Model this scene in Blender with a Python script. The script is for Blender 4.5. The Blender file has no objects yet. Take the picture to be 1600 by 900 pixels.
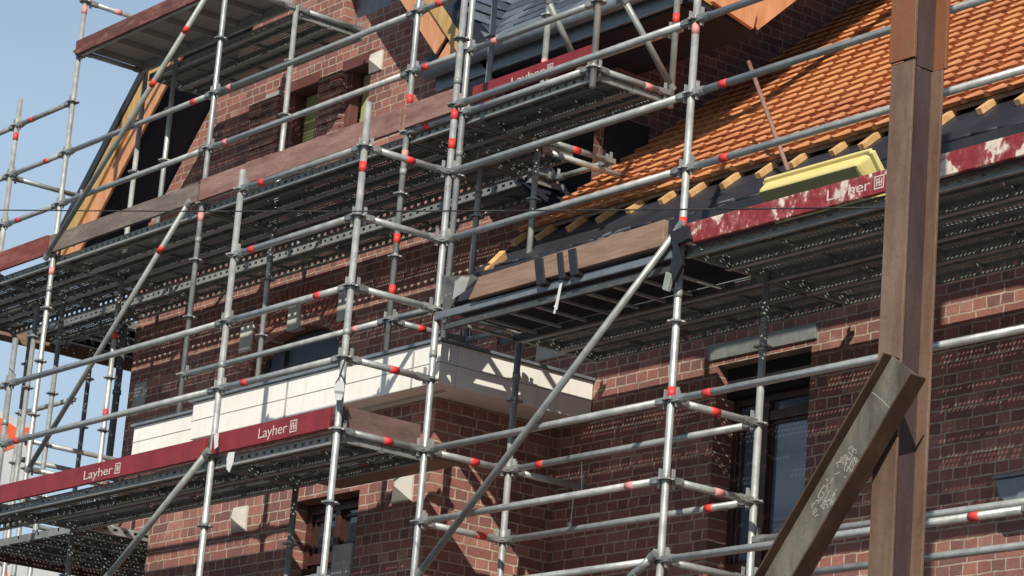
import bpy, math, random
from mathutils import Vector, Matrix
random.seed(7)
R = math.radians
scn = bpy.context.scene
col = scn.collection
V = Vector

# ------------------------------------------------------------------ camera
F = 4547.96                       # focal length in photo pixels (photo 1600 wide)
CAM = V((13.360, -10.544, 1.648))
yaw, pit, rol = R(53.2316), R(15.3913), R(4.6741)
fwd = V((-math.sin(yaw)*math.cos(pit), math.cos(yaw)*math.cos(pit), math.sin(pit)))
rt0 = V((math.cos(yaw), math.sin(yaw), 0)); up0 = rt0.cross(fwd)
rt = rt0*math.cos(rol) + up0*math.sin(rol)
up = -rt0*math.sin(rol) + up0*math.cos(rol)
cd = bpy.data.cameras.new('camera'); cam = bpy.data.objects.new('camera', cd); col.objects.link(cam)
cam.matrix_world = Matrix(((rt.x, up.x, -fwd.x, CAM.x), (rt.y, up.y, -fwd.y, CAM.y), (rt.z, up.z, -fwd.z, CAM.z), (0, 0, 0, 1)))
cd.sensor_width = 36; cd.lens = F/1600*36; cd.clip_start = .1; cd.clip_end = 2000
scn.camera = cam

def at(px, py, X=None, Y=None, Z=None):
    """point of a measured surface (a plane X=, Y= or Z=) seen at a photo pixel"""
    d = fwd + rt*((px-800)/F) - up*((py-450)/F)
    if X is not None: t = (X-CAM.x)/d.x
    elif Y is not None: t = (Y-CAM.y)/d.y
    else: t = (Z-CAM.z)/d.z
    return CAM + d*t
def proj(P):
    d = V(P)-CAM; z = d.dot(fwd)
    return 800+F*d.dot(rt)/z, 450-F*d.dot(up)/z

# ------------------------------------------------------------------ world, sun
w = bpy.data.worlds.new('World'); scn.world = w; w.use_nodes = True
nt = w.node_tree; bg = nt.nodes['Background']
sun_to = V((.97, -1.0, .94)).normalized()
sk = nt.nodes.new('ShaderNodeTexSky'); sk.sky_type = 'NISHITA'; sk.sun_disc = False
sk.sun_elevation = math.asin(sun_to.z); sk.sun_rotation = math.atan2(sun_to.x, sun_to.y)
sk.air_density = 1.0; sk.dust_density = 1.0; sk.ozone_density = 1.0
mx = nt.nodes.new('ShaderNodeMix'); mx.data_type = 'RGBA'; mx.inputs[0].default_value = .72
nt.links.new(sk.outputs[0], mx.inputs[6]); 
tc = nt.nodes.new('ShaderNodeTexCoord'); sz = nt.nodes.new('ShaderNodeSeparateXYZ'); nt.links.new(tc.outputs['Generated'], sz.inputs[0])
cr = nt.nodes.new('ShaderNodeValToRGB'); nt.links.new(sz.outputs[2], cr.inputs[0])
cr.color_ramp.elements[0].position = .0; cr.color_ramp.elements[0].color = (.66, .80, .93, 1)   # hazy horizon
e_ = cr.color_ramp.elements.new(.30); e_.color = (.52, .70, .90, 1)
cr.color_ramp.elements[-1].position = .6; cr.color_ramp.elements[-1].color = (.02, .06, .18, 1)
vm = nt.nodes.new('ShaderNodeVectorMath'); vm.operation = 'SCALE'; vm.inputs['Scale'].default_value = 13.2
nt.links.new(cr.outputs[0], vm.inputs[0]); nt.links.new(vm.outputs[0], mx.inputs[7])
nt.links.new(mx.outputs[2], bg.inputs[0]); bg.inputs[1].default_value = .075
sd = bpy.data.lights.new('sun', 'SUN'); sd.energy = 5.0; sd.angle = R(.5); sd.color = (1, .93, .82)
so = bpy.data.objects.new('sun', sd); col.objects.link(so)
so.rotation_euler = (-sun_to).to_track_quat('-Z', 'Y').to_euler()
scn.view_settings.view_transform = 'Standard'; scn.view_settings.look = 'None'
scn.view_settings.exposure = 0; scn.view_settings.gamma = 1

# ------------------------------------------------------------------ materials
class NT:
    def __init__(s, name):
        s.m = bpy.data.materials.new(name); s.m.use_nodes = True; s.t = s.m.node_tree
        s.b = s.t.nodes['Principled BSDF']
    def n(s, typ, **k):
        nd = s.t.nodes.new('ShaderNode'+typ)
        for a, v in k.items():
            if a.startswith('i_'): nd.inputs[a[2:].replace('_', ' ')].default_value = v
            else: setattr(nd, a, v)
        return nd
    def l(s, a, b): s.t.links.new(a, b)
    def pos(s): return s.n('NewGeometry').outputs['Position']
    def objc(s): return s.n('TexCoord').outputs['Object']
    def noise(s, scale, detail=4, rough=.6, vec=None):
        nd = s.n('TexNoise'); nd.inputs['Scale'].default_value = scale; nd.inputs['Detail'].default_value = detail
        nd.inputs['Roughness'].default_value = rough
        s.l(vec or s.pos(), nd.inputs['Vector']); return nd.outputs['Fac']
    def ramp(s, fac, stops):
        nd = s.n('ValToRGB'); e = nd.color_ramp.elements
        while len(e) < len(stops): e.new(.5)
        for i, (p, c) in enumerate(stops):
            e[i].position = p; e[i].color = (*c, 1) if len(c) == 3 else c
        s.l(fac, nd.inputs[0]); return nd.outputs[0]
    def mix(s, fac, a, b, typ='MIX'):
        nd = s.n('Mix', data_type='RGBA', blend_type=typ)
        for i, v in ((0, fac), (6, a), (7, b)):
            if isinstance(v, (int, float)): nd.inputs[i].default_value = v
            elif isinstance(v, tuple): nd.inputs[i].default_value = (*v, 1) if len(v) == 3 else v
            else: s.l(v, nd.inputs[i])
        return nd.outputs[2]
    def math(s, op, a, b=0.0):
        nd = s.n('Math', operation=op)
        for i, v in ((0, a), (1, b)):
            if isinstance(v, (int, float)): nd.inputs[i].default_value = v
            else: s.l(v, nd.inputs[i])
        return nd.outputs[0]
    def col(s, c):
        if isinstance(c, tuple): s.b.inputs['Base Color'].default_value = (*c, 1)
        else: s.l(c, s.b.inputs['Base Color'])
    def rough(s, r, metal=0.0):
        if isinstance(r, (int, float)): s.b.inputs['Roughness'].default_value = r
        else: s.l(r, s.b.inputs['Roughness'])
        s.b.inputs['Metallic'].default_value = metal
    def bump(s, h, st=.3, dist=.01):
        nd = s.n('Bump'); nd.inputs['Strength'].default_value = st; nd.inputs['Distance'].default_value = dist
        s.l(h, nd.inputs['Height']); s.l(nd.outputs[0], s.b.inputs['Normal'])

M = {}
def mat_metal(name, c0, c1, rough=.45, metal=.35, scale=9):
    t = NT(name); n = t.noise(scale, 6, .65); n2 = t.noise(70, 3)
    c = t.ramp(n, [(.3, c0), (.7, c1)])
    c = t.mix(t.ramp(n2, [(.55, (0, 0, 0)), (.8, (.35, .35, .35))]), c, tuple(.55*v for v in c0))
    rnd = t.n('ObjectInfo').outputs['Random']
    c = t.mix(1., c, t.ramp(rnd, [(0., (.72, .73, .72)), (.5, (.9, .9, .9)), (1., (1.08, 1.07, 1.03))]), 'MULTIPLY')
    n3 = t.noise(17, 5, .8); c = t.mix(t.ramp(n3, [(.62, (0, 0, 0)), (.7, (.6, .6, .6))]), c, (.55, .53, .49))
    n4 = t.noise(11, 5, .8); c = t.mix(t.ramp(n4, [(.66, (0, 0, 0)), (.74, (.5, .5, .5))]), c, (.17, .1, .06))
    t.col(c); t.rough(t.ramp(n, [(.3, (rough-.1,)*3), (.7, (rough+.15,)*3)]), metal); t.bump(n2, .15, .002)
    M[name] = t.m
mat_metal('galvanised', (.38, .40, .395), (.58, .6, .585), .4, .45)
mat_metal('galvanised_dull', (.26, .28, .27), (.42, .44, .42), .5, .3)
mat_metal('deck_steel', (.22, .24, .225), (.38, .4, .375), .5, .3)
mat_metal('rosette_steel', (.24, .25, .25), (.42, .43, .42), .45, .5)
mat_metal('dark_metal', (.07, .075, .075), (.13, .135, .13), .5, .3)
mat_metal('zinc', (.16, .19, .22), (.25, .28, .31), .45, .3)

def mat_plain(name, c0, c1, scale=12, rough=.6, bump=.1, metal=0., vecstretch=None):
    t = NT(name); vec = None
    if vecstretch:
        mp = t.n('Mapping'); mp.inputs['Scale'].default_value = vecstretch
        t.l(t.pos(), mp.inputs['Vector']); vec = mp.outputs[0]
    n = t.noise(scale, 6, .65, vec)
    t.col(t.ramp(n, [(.3, c0), (.7, c1)])); t.rough(rough, metal); t.bump(n, bump, .004)
    M[name] = t.m
mat_plain('red_band', (.62, .035, .03), (.8, .07, .06), 30, .5)
mat_plain('pink_band', (.62, .2, .2), (.75, .36, .34), 30, .6)
mat_plain('blue_band', (.08, .2, .42), (.15, .3, .5), 30, .6)
mat_plain('toe_red', (.17, .012, .018), (.26, .024, .03), 7, .55)
mat_plain('letter_white', (.5, .38, .36), (.7, .62, .58), 60, .7)
mat_plain('black_tape', (.008, .008, .009), (.02, .02, .022), 20, .45, .5)
mat_plain('membrane', (.012, .013, .018), (.035, .036, .045), 3, .55, .6)
mat_plain('soffit_dark', (.004, .006, .016), (.007, .009, .022), 4, .8)
mat_plain('orange_board', (.5, .2, .08), (.66, .34, .18), 4, .6, .15, 0, (6, 6, 1))
mat_plain('ochre_board', (.38, .22, .07), (.58, .38, .15), 4, .6, .15, 0, (6, 6, 1))
mat_plain('batten_wood', (.5, .25, .09), (.78, .5, .24), 14, .65, .2)
mat_plain('plank_wood', (.19, .115, .075), (.34, .23, .165), 3.2, .75, .3, 0, (1, 1, 9))
mat_plain('yellow_plastic', (.72, .6, .2), (.8, .7, .32), 6, .4)
mat_plain('brown_frame', (.035, .014, .01), (.07, .028, .02), 9, .4)
mat_plain('dark_frame', (.02, .022, .025), (.045, .047, .05), 9, .4)
mat_plain('red_lintel', (.1, .035, .03), (.17, .065, .055), 7, .6)
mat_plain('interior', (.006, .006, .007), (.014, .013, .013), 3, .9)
mat_plain('white_tag', (.6, .6, .6), (.75, .75, .73), 20, .5)
mat_plain('banner_white', (.5, .5, .5), (.66, .66, .65), 2, .6)
mat_plain('banner_red', (.75, .1, .03), (.85, .16, .05), 2, .6)
mat_plain('pole_wood', (.2, .1, .07), (.34, .2, .15), 9, .7)
mat_plain('rope_dark', (.02, .02, .02), (.05, .05, .05), 20, .8)

# weathered toe boards: pinkish brown wood, old paint
def mat_weather(name, ca, cb, cc, scale=2.5):
    t = NT(name); mp = t.n('Mapping'); mp.inputs['Scale'].default_value = (1, 1, 5); t.l(t.pos(), mp.inputs['Vector'])
    n = t.noise(scale, 8, .7, mp.outputs[0]); n2 = t.noise(scale*6, 5, .7, mp.outputs[0])
    c = t.ramp(n, [(.3, ca), (.5, cb), (.72, cc)])
    c = t.mix(t.ramp(n2, [(.5, (0, 0, 0)), (.75, (.6, .6, .6))]), c, tuple(v*.45 for v in ca))
    t.col(c); t.rough(.75); t.bump(n2, .3, .004); M[name] = t.m
mat_weather('toe_weathered', (.16, .07, .06), (.27, .15, .125), (.36, .23, .19))
mat_weather('toe_brown', (.09, .05, .045), (.15, .09, .08), (.21, .13, .12))
mat_weather('toe_grey', (.11, .085, .07), (.18, .145, .12), (.27, .23, .19))
mat_weather('toe_maroon', (.12, .02, .018), (.2, .05, .04), (.3, .13, .1))
mat_weather('toe_peeling', (.07, .035, .028), (.15, .05, .042), (.3, .16, .13), 4.5)
def mat_flaked():
    t = NT('toe_flaked')
    mp = t.n('Mapping'); mp.inputs['Scale'].default_value = (1, 1, .8); t.l(t.pos(), mp.inputs['Vector'])
    n = t.noise(5.2, 3, .55, mp.outputs[0]); n2 = t.noise(24, 4, .6, mp.outputs[0]); big = t.noise(1.3, 2, .5)
    s = t.math('ADD', t.math('MULTIPLY', n, .75), t.math('ADD', t.math('MULTIPLY', n2, .35), t.math('MULTIPLY', big, .25)))
    f = t.ramp(s, [(.69, (0, 0, 0)), (.73, (1, 1, 1))])
    f2 = t.ramp(s, [(.62, (0, 0, 0)), (.7, (.5, .5, .5))])
    base = t.mix(f2, t.ramp(n2, [(.3, (.19, .016, .02)), (.7, (.29, .035, .04))]), (.42, .15, .14))
    t.col(t.mix(f, base, t.ramp(n2, [(.3, (.5, .36, .3)), (.7, (.78, .7, .6))])))
    0 and (t.mix(f, t.ramp(n2, [(.3, (.19, .016, .02)), (.7, (.29, .035, .04))]), t.ramp(n2, [(.3, (.55, .42, .36)), (.7, (.78, .7, .6))])))
    t.rough(.6); t.bump(f, .3, .003); M['toe_flaked'] = t.m
mat_flaked()
def mat_white():
    t = NT('parapet_white'); n = t.noise(1.6, 6, .7)
    mp = t.n('Mapping'); mp.inputs['Scale'].default_value = (5, 5, .6); t.l(t.pos(), mp.inputs['Vector'])
    st = t.noise(3, 5, .7, mp.outputs[0])
    c = t.ramp(n, [(.3, (.8, .77, .7)), (.7, (.9, .88, .82))])
    c = t.mix(t.ramp(st, [(.52, (0, 0, 0)), (.8, (.5, .5, .5))]), c, (.58, .54, .46))
    t.col(c); t.rough(.6); t.bump(n, .1, .003); M['parapet_white'] = t.m
mat_white()
mat_plain('stone', (.42, .4, .36), (.6, .58, .52), 5, .75, .25)
mat_plain('stone_grey', (.3, .3, .29), (.46, .45, .43), 5, .8, .35)
mat_plain('soldier_brick', (.2, .075, .06), (.36, .14, .1), 18, .85, .4)
mat_plain('mortar', (.42, .34, .27), (.58, .47, .37), 30, .9, .3)

def mat_brick(name, axis, dark=1.):
    t = NT(name); p = t.pos()
    wob = t.n('TexNoise'); wob.inputs['Scale'].default_value = 9; wob.inputs['Detail'].default_value = 4; t.l(p, wob.inputs['Vector'])
    sub = t.n('VectorMath', operation='SUBTRACT'); t.l(wob.outputs['Color'], sub.inputs[0]); sub.inputs[1].default_value = (.5, .5, .5)
    sc = t.n('VectorMath', operation='SCALE'); t.l(sub.outputs[0], sc.inputs[0]); sc.inputs['Scale'].default_value = .02
    ad = t.n('VectorMath', operation='ADD'); t.l(p, ad.inputs[0]); t.l(sc.outputs[0], ad.inputs[1])
    sx = t.n('SeparateXYZ'); t.l(ad.outputs[0], sx.inputs[0])
    cb = t.n('CombineXYZ'); t.l(sx.outputs[axis], cb.inputs[0]); t.l(sx.outputs[2], cb.inputs[1])
    br = t.n('TexBrick'); t.l(cb.outputs[0], br.inputs['Vector'])
    br.offset = .25; br.offset_frequency = 2; br.squash = .5; br.squash_frequency = 2
    for k, v in (('Scale', 1.), ('Mortar Size', .007), ('Mortar Smooth', .25), ('Bias', -.1), ('Brick Width', .235), ('Row Height', .077)):
        br.inputs[k].default_value = v
    br.inputs['Color1'].default_value = (0, 0, 0, 1); br.inputs['Color2'].default_value = (1, 1, 1, 1); br.inputs['Mortar'].default_value = (.5, .5, .5, 1)
    pal = t.ramp(br.outputs['Color'], [(.0, (.19, .085, .075)), (.25, (.24, .098, .082)), (.5, (.285, .115, .09)), (.8, (.335, .145, .11)), (1., (.41, .22, .17))])
    n = t.noise(2.2, 5, .65); n2 = t.noise(45, 4, .7)
    pal = t.mix(.55, pal, t.ramp(n2, [(.3, (.35, .35, .35)), (.7, (.75, .72, .7))]), 'OVERLAY')
    mort = t.ramp(t.noise(14, 6, .8), [(.3, (.28, .2, .155)), (.5, (.47, .365, .275)), (.7, (.66, .53, .4))])
    c = t.mix(br.outputs['Fac'], pal, mort)
    c = t.mix(t.ramp(n, [(.42, (0, 0, 0)), (.75, (.45, .45, .45))]), c, (.14, .09, .08))
    mp = t.n('Mapping'); mp.inputs['Scale'].default_value = (2.2, 2.2, .35); t.l(p, mp.inputs['Vector']); st = t.noise(1.6, 6, .72, mp.outputs[0])
    c = t.mix(t.ramp(st, [(.5, (0, 0, 0)), (.72, (.45, .45, .45))]), c, (.09, .06, .055))
    ef = t.noise(3.4, 7, .78); c = t.mix(t.ramp(ef, [(.6, (0, 0, 0)), (.75, (.4, .4, .4))]), c, (.5, .42, .36))
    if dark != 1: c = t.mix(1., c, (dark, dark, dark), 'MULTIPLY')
    t.col(c); t.rough(.88)
    inv = t.math('SUBTRACT', 1., br.outputs['Fac'])
    t.bump(t.math('ADD', inv, t.math('MULTIPLY', n2, .35)), .75, .012)
    M[name] = t.m
mat_brick('brick_x', 0); mat_brick('brick_y', 1); mat_brick('brick_side_shaded', 1, .45)  # last: darkened brick copy, the side wall's shade put into its colour

def mat_tile(nm, cs):
    t = NT(nm); ri = t.n('NewGeometry').outputs['Random Per Island']
    ri = t.math('ADD', t.math('MULTIPLY', ri, .35), t.math('MULTIPLY', t.noise(3.1, 5, .75), .65))
    c = t.ramp(ri, [(0., cs[0]), (.3, cs[1]), (.7, cs[2]), (1., cs[3])])
    n = t.noise(28, 5, .7); n1 = t.noise(.9, 3)
    c = t.mix(t.ramp(n, [(.42, (0, 0, 0)), (.72, (.65, .65, .65))]), c, (.24, .1, .05))
    c = t.mix(t.ramp(n1, [(.4, (0, 0, 0)), (.7, (.35, .35, .35))]), c, (.7, .34, .12))
    t.col(c); t.rough(.7); t.bump(n, .25, .004); M[nm] = t.m
mat_tile('clay_tile', ((.3, .09, .045), (.47, .165, .07), (.55, .24, .105), (.64, .4, .2)))
mat_tile('clay_edge_shaded', ((.15, .035, .015), (.26, .07, .022), (.3, .105, .03), (.33, .16, .055)))  # darker clay copy: shade and shadow of the tile edges painted in
def mat_slate():
    t = NT('slate'); ri = t.n('NewGeometry').outputs['Random Per Island']
    c = t.ramp(ri, [(0., (.06, .08, .1)), (.5, (.11, .135, .16)), (1., (.2, .23, .26))])
    t.col(c); t.rough(.3); t.bump(t.noise(9, 6), .8, .03); M['slate'] = t.m
mat_slate()
def mat_rust(name, c0, c1, c2, sc=2.2):
    t = NT(name); mp = t.n('Mapping'); mp.inputs['Scale'].default_value = (3, 3, .7); t.l(t.pos(), mp.inputs['Vector'])
    n = t.noise(sc, 8, .7, mp.outputs[0]); n2 = t.noise(60, 4, .7)
    c = t.ramp(n, [(.3, c0), (.5, c1), (.72, c2)])
    c = t.mix(t.ramp(n2, [(.5, (0, 0, 0)), (.8, (.5, .5, .5))]), c, tuple(v*.5 for v in c0))
    t.col(c); t.rough(.62, .12); t.bump(n2, .25, .003); M[name] = t.m
mat_rust('steel_brown', (.12, .068, .045), (.18, .112, .078), (.25, .175, .125))
mat_rust('steel_rust', (.17, .06, .025), (.25, .095, .04), (.2, .11, .06))
mat_rust('steel_primer', (.045, .028, .03), (.068, .042, .042), (.1, .066, .06))
mat_rust('steel_grey', (.07, .055, .04), (.13, .12, .1), (.24, .215, .17), 2.6)
mat_rust('steel_dark', (.05, .028, .015), (.09, .05, .028), (.14, .085, .05), 3)
def mat_glass(name, c, r=.06):
    t = NT(name); t.col(c); t.rough(r); t.b.inputs['IOR'].default_value = 1.6
    t.b.inputs['Specular IOR Level'].default_value = .8
    t.bump(t.noise(1.5, 2), .06, .02); M[name] = t.m
mat_plain('chalk', (.24, .23, .2), (.42, .41, .38), 60, .9)
mat_glass('glass', (.02, .028, .04)); mat_glass('glass_blue', (.085, .115, .16), .12)
mat_plain('olive_panel', (.3, .3, .13), (.42, .41, .2), 2, .35, .05)
mat_plain('asphalt', (.04, .04, .042), (.065, .064, .062), 40, .9, .4)
mat_plain('paving', (.07, .066, .06), (.11, .1, .09), 6, .85, .3)
mat_plain('panel_alu', (.3, .28, .27), (.42, .4, .38), 3, .5, .1, .15)
mat_plain('plaster', (.3, .28, .25), (.4, .38, .34), 3, .9)

# ------------------------------------------------------------------ object helpers
WM = {}
def put(name, data, parent=None, mw=None, mat=None):
    o = bpy.data.objects.new(name, data); col.objects.link(o)
    mw = mw or Matrix.Identity(4); WM[o.name] = mw
    if parent: o.parent = parent; o.matrix_basis = WM[parent.name].inverted() @ mw
    else: o.matrix_basis = mw
    if mat and data: 
        if not data.materials: data.materials.append(M[mat])
    return o
def tag(o, label, cat, group=None, kind=None):
    o['label'] = label; o['category'] = cat
    if group: o['group'] = group
    if kind: o['kind'] = kind
    return o
def empty(name, loc, label, cat, group=None):
    return tag(put(name, None, None, Matrix.Translation(V(loc))), label, cat, group)
class MB:
    def __init__(s): s.v = []; s.f = []; s.mi = []
    def quad(s, *p, m=0):
        b = len(s.v); s.v += [tuple(q) for q in p]; s.f.append(tuple(range(b, b+len(p)))); s.mi.append(m)
    def hexa(s, c, m=0):
        b = len(s.v); s.v += [tuple(q) for q in c]
        for f in ((0, 3, 2, 1), (4, 5, 6, 7), (0, 1, 5, 4), (1, 2, 6, 5), (2, 3, 7, 6), (3, 0, 4, 7)):
            s.f.append(tuple(b+i for i in f)); s.mi.append(m)
    def box(s, x0, x1, y0, y1, z0, z1, m=0):
        s.hexa([(x0, y0, z0), (x1, y0, z0), (x1, y1, z0), (x0, y1, z0), (x0, y0, z1), (x1, y0, z1), (x1, y1, z1), (x0, y1, z1)], m)
    def beam(s, a, b, w, h, upv=V((0, 0, 1)), m=0):
        a, b = V(a), V(b); d = (b-a).normalized(); sx = d.cross(upv).normalized()*(w/2); sy = sx.cross(d).normalized()*(h/2)
        s.hexa([a-sx-sy, a+sx-sy, a+sx+sy, a-sx+sy, b-sx-sy, b+sx-sy, b+sx+sy, b-sx+sy], m)
    def tube(s, a, b, r, n=10, m=0, r2=None):
        a, b = V(a), V(b); d = (b-a).normalized(); u = d.orthogonal().normalized(); w_ = d.cross(u); k = len(s.v); r2 = r2 or r
        for p, rr in ((a, r), (b, r2)):
            for i in range(n):
                q = 2*math.pi*i/n; s.v.append(tuple(p+(u*math.cos(q)+w_*math.sin(q))*rr))
        for i in range(n): s.f.append((k+i, k+(i+1) % n, k+n+(i+1) % n, k+n+i)); s.mi.append(m)
        s.f.append(tuple(k+i for i in range(n))[::-1]); s.f.append(tuple(k+n+i for i in range(n))); s.mi += [m, m]
    def prism(s, poly, d, m=0):
        n = len(poly); b = len(s.v); d = V(d)
        s.v += [tuple(V(p)) for p in poly]+[tuple(V(p)+d) for p in poly]
        s.f.append(tuple(range(b, b+n))[::-1]); s.f.append(tuple(range(b+n, b+2*n))); s.mi += [m, m]
        for i in range(n): s.f.append((b+i, b+(i+1) % n, b+n+(i+1) % n, b+n+i)); s.mi.append(m)
    def mesh(s, name, mats, smooth=False):
        me = bpy.data.meshes.new(name); me.from_pydata(s.v, [], s.f)
        for m in ([mats] if isinstance(mats, str) else mats): me.materials.append(M[m])
        me.polygons.foreach_set('material_index', s.mi)
        if smooth: me.polygons.foreach_set('use_smooth', [len(f) == 4 for f in s.f])
        me.update(); return me
    def build(s, name, mats, parent=None, smooth=False, bevel=0):
        """vertices given in world coordinates"""
        cx = [sum(v[i] for v in s.v)/len(s.v) for i in range(3)]
        s.v = [(v[0]-cx[0], v[1]-cx[1], v[2]-cx[2]) for v in s.v]
        o = put(name, s.mesh(name, mats, smooth), parent, Matrix.Translation(V(cx)))
        if bevel:
            b = o.modifiers.new('bevel', 'BEVEL'); b.width = bevel; b.segments = 2; b.limit_method = 'ANGLE'
        return o

# ------------------------------------------------------------------ ground
g = MB(); g.quad((-400, -400, 0), (400, -400, 0), (400, 400, 0), (-400, 400, 0))
o = g.build('ground', 'asphalt'); o['kind'] = 'structure'
g = MB(); g.box(-40, 40, -2.2, 2.35, -.05, .12); g.box(-40, 40, -2.35, -2.203, -.05, .124)
o = g.build('pavement', 'paving'); o['kind'] = 'structure'

# ================================================================== HOUSE
house = empty('brick_house', (-5, 3.2, 0), 'red brick gabled house under renovation behind the scaffolding, its roof half tiled', 'house')
YG, YR_, YB = 3.2, 2.4, 1.27          # gable wall, right wing wall, bay front
XL, XS = -11.15, -4.1                # left corner of gabled block, its right side wall

def wall_y(name, x0, x1, z0, top, ops, Y, depth, brk=(), parent=house, mat='brick_x', ends=False):
    """wall in the plane Y with openings; top(x) gives its upper edge; ops: (x0,x1,z0,topfunc)"""
    mb = MB(); xs = {x0, x1, *brk}
    for a, b, zb, tf, n in ops:
        for i in range(n+1): xs.add(a+(b-a)*i/n)
    xs = sorted(xs)
    for a, b in zip(xs, xs[1:]):
        if b-a < 1e-6: continue
        mid = (a+b)/2
        o_ = sorted([q for q in ops if q[0]-1e-6 < mid < q[1]+1e-6], key=lambda q: q[2])
        la, lb = z0, z0
        for q in o_:
            mb.quad((a, Y, la), (b, Y, lb), (b, Y, q[2]), (a, Y, q[2]))
            ta, tb = q[3](a), q[3](b)
            mb.quad((a, Y, ta), (b, Y, tb), (b, Y+depth, tb), (a, Y+depth, ta))
            mb.quad((a, Y, q[2]), (a, Y+depth, q[2]), (b, Y+depth, q[2]), (b, Y, q[2]))
            la, lb = ta, tb
        mb.quad((a, Y, la), (b, Y, lb), (b, Y, top(b)), (a, Y, top(a)))
    for q in ops:
        for x in (q[0], q[1]):
            mb.quad((x, Y, q[2]), (x, Y, q[3](x)), (x, Y+depth, q[3](x)), (x, Y+depth, q[2]))
    if ends: mb.quad((x0, Y, z0), (x0, Y+depth, z0), (x0, Y+depth, top(x0)), (x0, Y, top(x0)))
    if ends: mb.quad((x1, Y, z0), (x1, Y, top(x1)), (x1, Y+depth, top(x1)), (x1, Y+depth, z0))
    return mb.build(name, mat, parent)

def window(x0, x1, z0, z1, Y, mull=(), trans=(), fm='dark_frame', gm='glass', fw=.06, arch=None, inner=True, label=None):
    """casement window: frame mesh > panes"""
    mb = MB(); y0, y1 = Y, Y+.06
    mb.box(x0, x0+fw, y0, y1, z0, z1); mb.box(x1-fw, x1, y0, y1, z0, z1)
    mb.box(x0+fw, x1-fw, y0, y1, z0, z0+fw); mb.box(x0+fw, x1-fw, y0, y1, z1-fw, z1)
    for t in trans: mb.box(x0+fw, x1-fw, y0-.012, y1-.006, t-.035, t+.035)
    for m in mull: mb.box(m-.035, m+.035, y0-.02, y1-.009, z0+fw, z1-fw)
    fr = mb.build('window', fm, house, bevel=.004)
    if label: fr['label'] = label
    xs = [x0+fw]+list(mull)+[x1-fw]; zs = [z0+fw]+sorted(trans)+[z1-fw]
    for a, b in zip(xs, xs[1:]):
        for c, d in zip(zs, zs[1:]):
            p = MB(); e = 0.003
            if inner:
                s_ = MB(); q = .022; A, B_, C_, D = a+.035, b-.035, c+.035, d-.035
                if B_-A > .15 and D-C_ > .15:
                    s_.box(A, A+q, y0+.012, y1-.012, C_, D); s_.box(B_-q, B_, y0+.012, y1-.012, C_, D)
                    s_.box(A+q, B_-q, y0+.012, y1-.012, C_, C_+q); s_.box(A+q, B_-q, y0+.012, y1-.012, D-q, D)
                    s_.build('sash', fm, fr)
            p.box(a+e, b-e, Y+.03, Y+.036, c+e, d-e); p.build('pane', gm, fr)
    return fr

# --- gable wall
XA, ZA, SL = -8.25, 12.79, 1.07
roofz = lambda x: ZA-.04-SL*abs(x-XA)
EAVE = 9.7
ac = at(463, 520, Y=YG).x                       # centre of arched window
ax0, ax1 = ac-.72, ac+.72; zs_, rise = 7.88, .31
def arch(x):
    u = (x-ac)/.72; return zs_+rise*math.sqrt(max(0, 1-u*u*.96))-.05
w1 = (-8.76, -8.28); w2 = (-7.82, -7.42)
zt = 10.58
ops = [(ax0, ax1, 6.9, arch, 14), (w1[0], w1[1], 8.85, lambda x: zt, 1), (w2[0], w2[1], 8.85, lambda x: zt, 1),
       (-7.95, -7.2, 11.0, lambda x: 11.75, 1)]
wall_y('gable_wall', XL, XS, 0, lambda x: min(roofz(x), EAVE) if x > -5.36 else roofz(x), ops, YG, .3, brk=(XA, -5.36, -5.35))
# side walls
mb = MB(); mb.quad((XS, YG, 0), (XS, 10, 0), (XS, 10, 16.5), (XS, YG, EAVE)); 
mb.build('side_wall', 'brick_side_shaded', house)
mb = MB(); mb.quad((XL, YG, 0), (XL, YG, EAVE), (XL, 10, EAVE), (XL, 10, 0)); mb.quad((XL, 10, 0), (XL, 10, EAVE), (9, 10, EAVE), (9, 10, 0))
mb.build('rear_wall', 'brick_y', house)
# dark opening in the side wall above the tile roof
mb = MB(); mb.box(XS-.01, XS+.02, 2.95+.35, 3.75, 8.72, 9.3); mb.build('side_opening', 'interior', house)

# arched window frame and soldier arch
wn = window(ax0+.02, ax1-.02, 6.9, 8.12, YG+.14, mull=(ac-.38,), trans=(7.82,), gm='glass_blue', fm='dark_frame', inner=False, label='grey framed window under the brick arch')
mb = MB(); mo = MB()
N_ = 30
for i in range(N_):
    a0 = math.pi*(.11+.78*i/N_); a1 = math.pi*(.11+.78*(i+.72)/N_)
    def pt(a, r0): return V((ac-math.cos(a)*(.78+r0), YG-.022, 7.62+(.62+r0*1.0)*math.sin(a)))
    mb.prism([pt(a0, .03), pt(a1, .03), pt(a1, .29), pt(a0, .29)], (0, .05, 0))
mb.build('brick_arch', 'soldier_brick', house)
mb = MB(); ip = []; op = []
for i in range(25):
    a = math.pi*(.11+.78*i/24); ip.append((ac-math.cos(a)*.81, YG-.004, 7.62+.65*math.sin(a))); op.append((ac-math.cos(a)*1.07, YG-.004, 7.62+.91*math.sin(a)))
for i in range(24): mb.quad(ip[i], ip[i+1], op[i+1], op[i])
mb.build('arch_mortar', 'mortar', house)
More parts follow.
